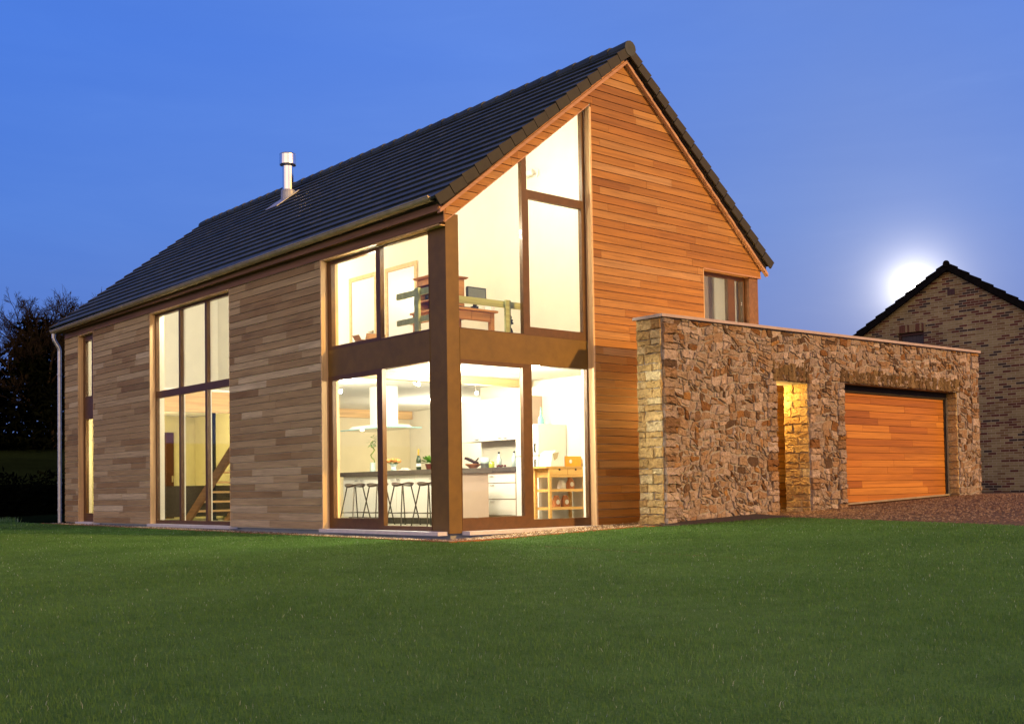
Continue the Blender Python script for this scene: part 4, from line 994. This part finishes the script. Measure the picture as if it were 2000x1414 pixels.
# ================================================================== GROUND
def hill(x, y):
    t = min(1, max(0, (y-23)/30)); h = 3.0*t*t*(3-2*t)
    t = min(1, max(0, (y-60)/80)); h += 5*t*t*(3-2*t)
    t = min(1, max(0, (x-30)/60)); return h + 2*t*t*(3-2*t)
def sheet(name, mat, xs, ys, dz, skip=None, hl=True):
    v = []; f = []
    for x in xs:
        for y in ys: v.append((x, y, ground(x, y)+dz+(hill(x, y) if hl else 0)))
    n = len(ys)
    for i in range(len(xs)-1):
        for j in range(n-1):
            if skip and skip((xs[i]+xs[i+1])/2, (ys[j]+ys[j+1])/2): continue
            f.append((i*n+j, (i+1)*n+j, (i+1)*n+j+1, i*n+j+1))
    me = bpy.data.meshes.new(name); me.from_pydata(v, [], f); me.materials.append(mat); me.update()
    o = bpy.data.objects.new(name, me); col.objects.link(o); return structure(o)
in_house = lambda x, y: .03 < x < 7.3 and .03 < y < 15.2
xs = sorted(set([-300, -200, -140, -100] + [-80+4*i for i in range(17)] + [-14+i for i in range(14)] + [0., .04, 7.28] + [1+i for i in range(18)] + [20+4*i for i in range(16)] + [110, 150, 220, 300]))
ys = sorted(set([-60, -45] + [-34+2*i for i in range(17)] + [0., .04, 15.18] + [1+i for i in range(28)] + [30+3*i for i in range(24)] + [110, 140, 180, 260, 400]))
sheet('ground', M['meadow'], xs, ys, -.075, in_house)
gx = [-.46, -.2, .02] + [.5+.5*i for i in range(14)] + [7.31] + [7.5+.5*i for i in range(12)] + [14+2*i for i in range(10)]
gy = [-16+.5*i for i in range(32)] + [.02] + [.5+.5*i for i in range(30)] + [15.21, 15.5]
sheet('gravel_drive', M['gravel'], gx, gy, -.028, lambda x, y: in_house(x, y), False)

RE_Y = [-14.5, -13, -6.25, -3.6, -2.15]; RE_X = [2.2, 2.6, 4.17, 4.85, 5.19]
TE_X = [-.46, 2.72, 3.15, 5.19]; TE_Y = [-.64, -1.0, -1.48, -1.98]
def ytop(x): return 18.3 if x <= -.46 else float(np.interp(x, TE_X, TE_Y))
def ybot(x): return -16. if x <= 2.2 else float(np.interp(x, RE_X, RE_Y))
lx = [-16, -14] + [-12+.5*i for i in range(20)] + [-2+.25*i for i in range(7)] + [-.4601, -.46] + [-.25+.25*i for i in range(22)] + [5.19]
v = []; f = []; K = 70
for x in lx:
    a, b = ybot(x), ytop(x if x != -.4601 else -1)
    for j in range(K+1):
        y = a+(b-a)*j/K; v.append((x, y, ground(x, y)-.022))
n = K+1
for i in range(len(lx)-1):
    if lx[i] == -.4601: continue
    for j in range(K): f.append((i*n+j, (i+1)*n+j, (i+1)*n+j+1, i*n+j+1))
me = bpy.data.meshes.new('lawn'); me.from_pydata(v, [], f); me.materials.append(M['lawn']); me.update()
lw = bpy.data.objects.new('lawn', me); col.objects.link(lw); structure(lw)

# soil bed under the stone wall
mb = MB()
for i in range(14):
    a, b = 3.0+i*.165, 3.0+(i+1)*.165
    mb.poly([(a, ytop(a)-.05, ground(a, ytop(a))-.012), (b, ytop(b)-.05, ground(b, ytop(b))-.012), (b, YF+.02, ground(b, YF)+.03), (a, YF+.02, ground(a, YF)+.03)])
structure(mb.build('soil_bed', M['soil'], None))

# grass blades
CAM = (-9.83111422, -12.85416727, .58375337)
def mass(name, V, F3, F4, mat, tint3, label, cat):
    """mesh from numpy arrays of triangles and quads"""
    me = bpy.data.meshes.new(name); me.vertices.add(len(V)); me.vertices.foreach_set('co', V.astype(np.float32).ravel())
    loops = np.concatenate([F4.ravel(), F3.ravel()]).astype(np.int32); me.loops.add(len(loops)); me.loops.foreach_set('vertex_index', loops)
    st = np.concatenate([np.arange(len(F4))*4, len(F4)*4+np.arange(len(F3))*3]).astype(np.int32)
    me.polygons.add(len(st)); me.polygons.foreach_set('loop_start', st)
    at = me.attributes.new('tint', 'FLOAT', 'FACE'); at.data.foreach_set('value', tint3.astype(np.float32))
    me.materials.append(mat); me.update(calc_edges=True)
    o = bpy.data.objects.new(name, me); col.objects.link(o); o['kind'] = 'stuff'; o['label'] = label; o['category'] = cat
    return o
N = 800000
r = rng.uniform(3.3, 33, N); th = .7102+rng.uniform(-.56, .56, N)
gx_ = CAM[0]+r*np.sin(th); gy_ = CAM[1]+r*np.cos(th)
yt = np.where(gx_ <= -.46, 18.3, np.interp(gx_, TE_X, TE_Y)); yb = np.where(gx_ <= 2.2, -16, np.interp(gx_, RE_X, RE_Y))
ok = (gx_ < 5.19) & (gy_ < yt) & (gy_ > yb); gx_, gy_, r = gx_[ok], gy_[ok], r[ok]; N = len(r)
s_ = -(gx_*.65+gy_*.758)
gz_ = -.112+.0365*np.clip(gx_, 0, 12)+.004*np.clip(gy_, 0, 20)-.02*np.maximum(0, s_-2)
h = rng.gamma(9, .0023, N)*(1+.25*np.sin(gx_*1.7+gy_*.9)*np.sin(gx_*.6-gy_*1.3)); h = np.clip(h, .008, .036)
wd = .00135*np.maximum(1, r/5.5)*rng.uniform(.7, 1.3, N)
az = rng.uniform(0, 2*PI, N); lean = rng.uniform(.15, .95, N); ld = rng.uniform(0, 2*PI, N)
c, s = np.cos(az)*wd, np.sin(az)*wd; lx_, ly_ = np.cos(ld)*lean*h, np.sin(ld)*lean*h
P0 = np.stack([gx_-c, gy_-s, gz_-.004], 1); P1 = np.stack([gx_+c, gy_+s, gz_-.004], 1)
P2 = np.stack([gx_-c*.8+lx_*.35, gy_-s*.8+ly_*.35, gz_+h*.55], 1); P3 = np.stack([gx_+c*.8+lx_*.35, gy_+s*.8+ly_*.35, gz_+h*.55], 1)
P4 = np.stack([gx_+lx_, gy_+ly_, gz_+h*(1-.35*lean)], 1)
V = np.stack([P0, P1, P2, P3, P4], 1).reshape(-1, 3); b = np.arange(N)*5
F4 = np.stack([b, b+1, b+3, b+2], 1); F3 = np.stack([b+2, b+3, b+4], 1)
tn = np.clip(rng.beta(2.2, 2.6, N)+.08*np.sin(gx_*.8)*np.cos(gy_*.7), 0, .9); dry = rng.random(N) < .022; tn = np.where(dry, rng.uniform(.9, 1, N), tn)
mass('grass', V, F3, F4, M['blade'], np.concatenate([tn, tn]), 'short mown green lawn grass in front of the house', 'grass')

# pebbles along the walls and on the drive
def pebbles():
    pts = []
    def add(n, fn):
        for _ in range(n): pts.append(fn())
    U = random.uniform
    add(4200, lambda: (U(-.44, -.01), U(-.5, 15.4), U(.012, .022)))
    def front():
        x = U(-.4, 3.1); return (x, U(float(np.interp(x, TE_X, TE_Y))+.04, -.01), U(.011, .022))
    add(2000, front)
    add(900, lambda: (U(3.1, 7.2), U(-.78, -.03), U(.007, .016)))
    def drive():
        y = -1.36-abs(random.gauss(0, 2.6)); x = U(4.7, 14.5); return (x, y, U(.013, .027))
    add(12000, drive)
    P = np.array([p for p in pts if not (p[0] < 5.19 and p[1] < -1.3 and p[0] < float(np.interp(p[1], RE_Y, RE_X))+.03)])
    n = len(P); z = np.array([ground(a, b_)-.024 for a, b_, _ in P]); R = P[:, 2]
    a = rng.uniform(0, PI, n); e = rng.uniform(.6, 1, n); ca, sa = np.cos(a), np.sin(a)
    X = np.stack([ca*R, sa*R, 0*R], 1); Y = np.stack([-sa*R*e, ca*R*e, 0*R], 1); Z = np.stack([0*R, 0*R, R*rng.uniform(.5, .85, n)], 1)
    C = np.stack([P[:, 0], P[:, 1], z+R*.35], 1)
    V = np.stack([C+X*.8+Y*.5, C-X*.5+Y*.85, C-X*.85-Y*.4, C+X*.45-Y*.9, C+Z+X*.15, C-Z*.6], 1).reshape(-1, 3); b = np.arange(n)*6
    F3 = np.concatenate([np.stack([b+i, b+(i+1) % 4, b+4], 1) for i in range(4)])
    F4 = np.zeros((0, 4), int); t = rng.random(n); t = np.where((P[:, 1] < -1.3) & (P[:, 0] > 3.2), t*.55, t); t = np.tile(t, 4)
    mass('gravel', V, F3, F4, M['pebble'], t, 'loose tan gravel along the house walls and garage drive', 'gravel')
pebbles()
mb = MB(); path = [(-.475, 15.5), (-.475, 8), (-.475, 2), (-.475, -.66), (.6, -.775), (1.6, -.89), (2.72, -1.02), (3.1, -1.32)]
for (x0, y0), (x1, y1) in zip(path, path[1:]):
    d = Vector((x1-x0, y1-y0, 0)).normalized(); nx, ny = -d.y*.008, d.x*.008
    mb.hexa([(x0-nx, y0-ny, ground(x0, y0)-.06), (x0+nx, y0+ny, ground(x0, y0)-.06), (x0+nx, y0+ny, ground(x0, y0)-.004), (x0-nx, y0-ny, ground(x0, y0)-.004)], [(x1-nx, y1-ny, ground(x1, y1)-.06), (x1+nx, y1+ny, ground(x1, y1)-.06), (x1+nx, y1+ny, ground(x1, y1)-.004), (x1-nx, y1-ny, ground(x1, y1)-.004)])
solo(mb, 'lawn_edging', M['edging'], 'thin rusty edging strip between gravel and lawn', 'edging')

# ================================================================== BACKGROUND PLANTS
def bare_tree(loc, height, spread, label, seed, trunk_mat='bark', depth=7):
    R = random.Random(seed); x, y = loc; z = ground(x, y)+hill(x, y)-.1
    t = thing('bare_tree', label, 'tree', (x, y, z), 'bare trees beyond the garden')
    tb, cb = MB(), MB()
    def grow(p, d, L, r, k):
        n = 3; pts = [p]; q = p; dd = d
        for i in range(n):
            dd = (dd+Vector((R.gauss(0, .10), R.gauss(0, .10), R.gauss(0, .06)+.03*(k < 3)-.03*(k > 4)))).normalized(); q = q+dd*(L/n); pts.append(q)
        (tb if k < 2 else cb).tube(pts, [max(r*(1-.35*i/n), .0055) for i in range(n+1)], 6 if k < 2 else 3, cap=False)
        if k >= depth: return
        for i in range(R.choice((2, 3, 3)) if k else 7):
            f = R.uniform(.35, 1) if k else R.uniform(.3, 1.0); j = min(n-1, int(f*n)); b = pts[j].lerp(pts[j+1], f*n-j)
            a = R.uniform(0, 2*PI); side = dd.orthogonal().normalized(); side = Matrix.Rotation(a, 3, dd) @ side
            nd = (dd*R.uniform(.6, 1.0)+side*R.uniform(.4, .9)*spread+Vector((0, 0, .18))).normalized()
            grow(b, nd, L*R.uniform(.52, .74), r*.55, k+1)
        grow(q, (dd+Vector((R.gauss(0, .15), R.gauss(0, .15), .1))).normalized(), L*.62, r*.6, k+1)
    grow(Vector((x, y, z)), Vector((R.uniform(-.05, .05), R.uniform(-.05, .05), 1)).normalized(), height*.42, height*.017, 0)
    tb.build('trunk', M[trunk_mat], t); cb.build('crown', M['twig'], t)
bare_tree((10.9, 48), 8.3, .85, 'tallest bare tree, close beside the downpipe of the timber house', 3)
bare_tree((7.4, 50), 6.6, 1.0, 'lower spreading bare tree at the left edge with pale trunk', 8, 'birchbark')
bare_tree((4.3, 46), 5.8, 1.0, 'bare tree cut by the left edge of the photo', 15)
bare_tree((14.8, 52), 9.0, .7, 'bare tree whose twig tips show above the far roof edge', 21, depth=5)
def bush(loc, rx, h, label, seed):
    R = random.Random(seed); x, y = loc; z = ground(x, y)+hill(x, y)-.1; t = thing('dark_bush', label, 'bush', (x, y, z), 'dark bushes under the trees')
    mb = MB()
    for i in range(4200):
        a = R.uniform(0, 2*PI); u = R.random()**.5; zz = R.random(); rr = rx*u*(1-.75*zz**2)*(1+.35*math.sin(a*3+seed)+.2*math.sin(a*7)); b = Vector((x+rr*math.cos(a), y+rr*math.sin(a), z+h*zz*(1+.18*math.sin(a*2+seed))))
        d = Vector((R.gauss(0, 1), R.gauss(0, 1), R.gauss(.3, .7))).normalized(); s_ = d.orthogonal().normalized()*R.uniform(.06, .15); l = R.uniform(.25, .6)
        mb.poly([b, b+d*l*.5+s_, b+d*l, b+d*l*.5-s_])
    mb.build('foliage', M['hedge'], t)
    m2 = MB(); m2.tube([(x, y, z), (x, y, z+h*.6)], [.12, .03], 6); m2.build('stem', M['bark'], t)
for i, (bx, by, br, bh, lab) in enumerate(((10.2, 49, 2.3, 6.0, 'dark bush under the tallest bare tree'), (7.0, 53, 2.6, 5.8, 'dark bush behind the pale trunk'), (4.2, 49, 2.4, 5.6, 'dark bush at the left edge of photo'),
        (13.0, 51, 2.2, 6.2, 'dark bush next to the far downpipe'), (8.8, 55, 2.8, 6.6, 'broad dark bush filling the gap between trees'))): bush((bx, by), br, bh, lab, i+1)
R = random.Random(5); mb = MB()
for i in range(9000):
    x = R.uniform(-14, 9); y = 25+R.gauss(0, .5); zz = R.random(); b = Vector((x, y+R.uniform(-.5, .5), ground(x, y)+hill(x, y)+1.25*zz*(1+.12*math.sin(x*2.1)+.08*math.sin(x*5.3))))
    d = Vector((R.gauss(0, 1), R.gauss(0, 1), R.gauss(.4, .6))).normalized(); s_ = d.orthogonal().normalized()*R.uniform(.03, .07); l = R.uniform(.12, .3)
    mb.poly([b, b+d*l*.5+s_, b+d*l, b+d*l*.5-s_])
hg = thing('shade_hedge', 'low dark hedge shape added for the shade at the back of the lawn', 'hedge', (-2, 25, 0)); mb.build('foliage', M['hedge'], hg)  # hedge shape added where the ground behind the lawn is only in shade
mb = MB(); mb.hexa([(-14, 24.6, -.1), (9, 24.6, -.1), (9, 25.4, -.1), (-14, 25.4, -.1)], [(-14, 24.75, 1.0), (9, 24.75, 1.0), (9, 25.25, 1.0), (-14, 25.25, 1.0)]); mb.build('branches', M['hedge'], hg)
# rough grass at the back edge of the lawn
tm = MB()
for i in range(1500):
    x, y = R.uniform(-2.6, -.3), R.uniform(17.6, 18.6); z = ground(x, y)-.02; a = R.uniform(0, PI); w = R.uniform(.006, .013); h_ = R.uniform(.05, .16); l = R.uniform(-.06, .06)
    tm.poly([(x-w*math.cos(a), y-w*math.sin(a), z), (x+w*math.cos(a), y+w*math.sin(a), z), (x+l, y+l*.5, z+h_)], R.uniform(.45, 1))
o = tm.build('rough_grass', M['blade'], None); o['kind'] = 'stuff'; tag(o, 'rough yellowish grass tufts along the far lawn edge', 'grass')
# far cottage
ct = thing('far_cottage', 'dim distant cottage with pale posts among the bare trees', 'house', (7.6, 58, 3.3)); z = 3.2
mb = MB(); mb.box(3.5, 10.6, 59, 64, z-.5, z+2.2); mb.build('wall', M['gap'], ct)
mb = MB(); mb.hexa([(3.2, 58.4, z+2.1), (10.9, 58.4, z+2.1), (10.9, 64.6, z+2.1), (3.2, 64.6, z+2.1)], [(3.6, 61, z+4.2), (10.5, 61, z+4.2), (10.5, 62, z+4.2), (3.6, 62, z+4.2)]); mb.build('roof', M['darkroof'], ct)
for x in (6.05, 7.95, 9.0): mb = MB(); mb.box(x, x+.10, 58.6, 58.7, z, z+2.1); mb.build('post', M['farwall'], ct)
mb = MB(); mb.box(8.15, 8.9, 58.95, 58.999, z+.6, z+1.9); mb.build('window', M['shutter'], ct)

# ================================================================== SKY, MOON, LIGHT
md = Vector((.85739606, .48885829, .16090236)).normalized()
mb = MB(); p = Vector(CAM)+md*900; mb.ball(p, 6.0, 24); mo = tag(mb.build('moon', M['moon'], None, True), 'bright hazy moon rising behind the brick house gable', 'moon')
w = bpy.data.worlds.new('World'); sc.world = w; w.use_nodes = True; nt = w.node_tree; nt.nodes.clear()
def nd(t, **k):
    n = nt.nodes.new(t)
    for a, b in k.items(): setattr(n, a, b)
    return n
def ln(a, b): nt.links.new(a, b)
def mt(op, a, b=None, c=None):
    n = nd('ShaderNodeMath', operation=op)
    for i, v in enumerate((a, b, c)):
        if v is None: continue
        if isinstance(v, (int, float)): n.inputs[i].default_value = v
        else: ln(v, n.inputs[i])
    return n.outputs[0]
def rp(fac, stops):
    r = nd('ShaderNodeValToRGB'); e = r.color_ramp.elements
    while len(e) > 1: e.remove(e[-1])
    e[0].position = stops[0][0]; e[0].color = (*stops[0][1], 1)
    for p_, c_ in stops[1:]: x = e.new(p_); x.color = (*c_, 1)
    ln(fac, r.inputs[0]); return r.outputs[0]
def dotv(vec, d):
    n = nd('ShaderNodeVectorMath', operation='DOT_PRODUCT'); ln(vec, n.inputs[0]); n.inputs[1].default_value = d; return n.outputs['Value']
def addc(a, b, mode='ADD', fac=1.0):
    n = nd('ShaderNodeMix', data_type='RGBA', blend_type=mode); n.inputs['Factor'].default_value = fac
    for s_, v in ((n.inputs[6], a), (n.inputs[7], b)):
        if isinstance(v, tuple): s_.default_value = (*v, 1)
        else: ln(v, s_)
    return n.outputs[2]
tc = nd('ShaderNodeTexCoord'); G_ = tc.outputs['Generated']
sp = nd('ShaderNodeSeparateXYZ'); ln(G_, sp.inputs[0])
base = rp(sp.outputs['Z'], SKY := [(0.0, (.142, .208, .55)), (.10, (.122, .210, .60)), (.22, (.106, .232, .72)), (.36, (.086, .218, .77)), (.7, (.06, .15, .58)), (1, (.05, .12, .48))])
# left to right: bluer on the left, greyer towards the moon
side = mt('MULTIPLY_ADD', dotv(G_, (.76, -.65, 0)), .9, .5)
base = addc(base, rp(side, [(0, (.62, .82, .96)), (.5, (1.12, 1.06, 1.02)), (.75, (1.25, 1.06, .93)), (1, (1.0, 1.0, 1.0))]), 'MULTIPLY')
nz = nd('ShaderNodeTexNoise'); nz.inputs['Scale'].default_value = 2.2; nz.inputs['Detail'].default_value = 6; nz.inputs['Roughness'].default_value = .6
mp = nd('ShaderNodeMapping'); mp.inputs['Scale'].default_value = (1, 1, 4); ln(G_, mp.inputs[0]); ln(mp.outputs[0], nz.inputs['Vector'])
n2 = nd('ShaderNodeTexNoise'); n2.inputs['Scale'].default_value = 3.4; n2.inputs['Detail'].default_value = 7; n2.inputs['Roughness'].default_value = .62; n2.inputs['Distortion'].default_value = .6
m2_ = nd('ShaderNodeMapping'); m2_.inputs['Scale'].default_value = (1, 1.3, 7); m2_.inputs['Rotation'].default_value = (.12, .10, .3); ln(G_, m2_.inputs[0]); ln(m2_.outputs[0], n2.inputs['Vector'])
base = addc(base, rp(n2.outputs['Fac'], [(.42, (1, 1, 1)), (.60, (1.05, 1.03, 1.01)), (.75, (1.17, 1.10, 1.04))]), 'MULTIPLY')
base = addc(base, rp(nz.outputs['Fac'], [(.30, (.97, 1.0, .97)), (.70, (1.17, 1.11, 1.01))]), 'MULTIPLY')
ang = mt('ARCCOSINE', mt('MINIMUM', dotv(G_, tuple(md)), .9999999))
ca = mt('MULTIPLY', ang, mt('MULTIPLY_ADD', nz.outputs['Fac'], .5, .75))
def glowterm(scale, c_):
    e = mt('EXPONENT', mt('MULTIPLY', ca, -1/scale)); n = nd('ShaderNodeMix', data_type='RGBA'); ln(e, n.inputs['Factor']); n.inputs[6].default_value = (0, 0, 0, 1); n.inputs[7].default_value = (*c_, 1); return n.outputs[2]
halo = addc(addc(glowterm(.0115, (3.0, 2.8, 2.4)), glowterm(.034, (.36, .32, .25))), glowterm(.22, (.075, .06, .015)))
sky = addc(base, halo)
# unseen warm glow added behind the camera to light the side wall and lawn
wd_ = dotv(G_, tuple(Vector((-.80, -.58, .22)).normalized()))
glow = rp(wd_, [(.15, (0, 0, 0)), (.6, (.46, .31, .10)), (.9, (1.9, 1.2, .36)), (1, (2.5, 1.55, .45))])
el = rp(sp.outputs['Z'], [(0.0, (.30, .30, .30)), (.10, (.8, .8, .8)), (.22, (1.1, 1.1, 1.15)), (.45, (.7, .7, .75)), (.75, (.2, .2, .22)), (1, (0, 0, 0))])
sky = addc(sky, addc(glow, el, 'MULTIPLY'))
bg = nd('ShaderNodeBackground'); ln(sky, bg.inputs[0]); bg.inputs[1].default_value = 1.0
wo = nd('ShaderNodeOutputWorld'); ln(bg.outputs[0], wo.inputs[0])

sd = bpy.data.lights.new('street_lamp', 'SUN'); sd.energy = 4.1; sd.color = (1, .535, .115); sd.angle = math.radians(1.5)  # orange light of an unseen street lamp, cast by a sun lamp
so = bpy.data.objects.new('street_lamp', sd); col.objects.link(so)
saz, sel = math.radians(20), math.radians(24)
sdir = Vector((math.sin(saz)*math.cos(sel), -math.cos(saz)*math.cos(sel), math.sin(sel))); so.rotation_euler = sdir.to_track_quat('Z', 'Y').to_euler(); so.location = (20, -30, 15)
def lamp(name, loc, power, c=(1, .87, .65), r=.08):
    l = bpy.data.lights.new(name, 'POINT'); l.energy = power; l.color = c; l.shadow_soft_size = r
    o = bpy.data.objects.new(name, l); o.location = loc; col.objects.link(o); return o
lamp('kitchen_lamp_and_fill', (1.08, 4.48, 2.33), 240); lamp('kitchen_lamp_and_fill', (3.10, 3.2, 2.28), 75); lamp('kitchen_lamp_and_fill', (1.75, 2.1, 2.35), 240); lamp('kitchen_lamp_and_fill', (2.6, 1.0, 2.40), 90)  # lamps at the spots, plus added unseen fill for stools and fridge side
lamp('kitchen_lamp_and_fill', (5.4, 7.5, 2.3), 280); lamp('kitchen_lamp_and_fill', (.70, .75, 2.40), 400)  # corner one is an unseen fill added to brighten the window jambs
lamp('study_lamp_and_fill', (2.0, 1.6, 6.0), 240, r=.15); lamp('study_lamp_and_fill', (2.3, 4.6, 5.9), 60, r=.15); lamp('study_lamp_and_fill', (.95, .85, 4.7), 130); lamp('study_lamp_and_fill', (.34, 2.3, 4.15), 32)  # lamps near the glass are unseen fills added for jambs, desk and rails
lamp('stair_lamp', (1.2, 9.4, 5.3), 620, r=.15)
lamp('living_lamp', (1.0, 13.5, 1.75), 110, (1, .78, .36)); lamp('living_lamp', (2.6, 12.2, 2.3), 45, (1, .78, .36))
lamp('bedroom_lamp', (5.0, 1.8, 4.3), 70); lamp('porch_lamp', (6.45, -.45, 2.2), 130, (1, .62, .16), .05); lamp('porch_lamp', (4.9, -.74, 2.0), 60, (1, .50, .12), .06)

# ================================================================== CAMERA
yaw, pit, rol, foc, cyp = .710182049, .0376113397, -.0161126455, 2228.89575, 872.628581
fw = Vector((math.sin(yaw)*math.cos(pit), math.cos(yaw)*math.cos(pit), math.sin(pit)))
r0 = Vector((math.cos(yaw), -math.sin(yaw), 0)); u0 = r0.cross(fw)
rr = r0*math.cos(rol)+u0*math.sin(rol); uu = -r0*math.sin(rol)+u0*math.cos(rol)
cd = bpy.data.cameras.new('camera'); cam = bpy.data.objects.new('camera', cd); col.objects.link(cam); sc.camera = cam
cam.matrix_world = Matrix(((rr.x, uu.x, -fw.x, CAM[0]), (rr.y, uu.y, -fw.y, CAM[1]), (rr.z, uu.z, -fw.z, CAM[2]), (0, 0, 0, 1)))
cd.sensor_width = 36; cd.lens = 36*foc/2000; cd.shift_y = (cyp-707)/2000; cd.clip_start = .05; cd.clip_end = 3000

vs = sc.view_settings; vs.view_transform = 'Standard'; vs.look = 'None'; vs.exposure = 0; vs.gamma = 1
cy = sc.cycles; cy.use_denoising = True; cy.max_bounces = 8; cy.diffuse_bounces = 4; cy.glossy_bounces = 3; cy.transparent_max_bounces = 12; cy.sample_clamp_indirect = 4; cy.caustics_reflective = False; cy.caustics_refractive = False
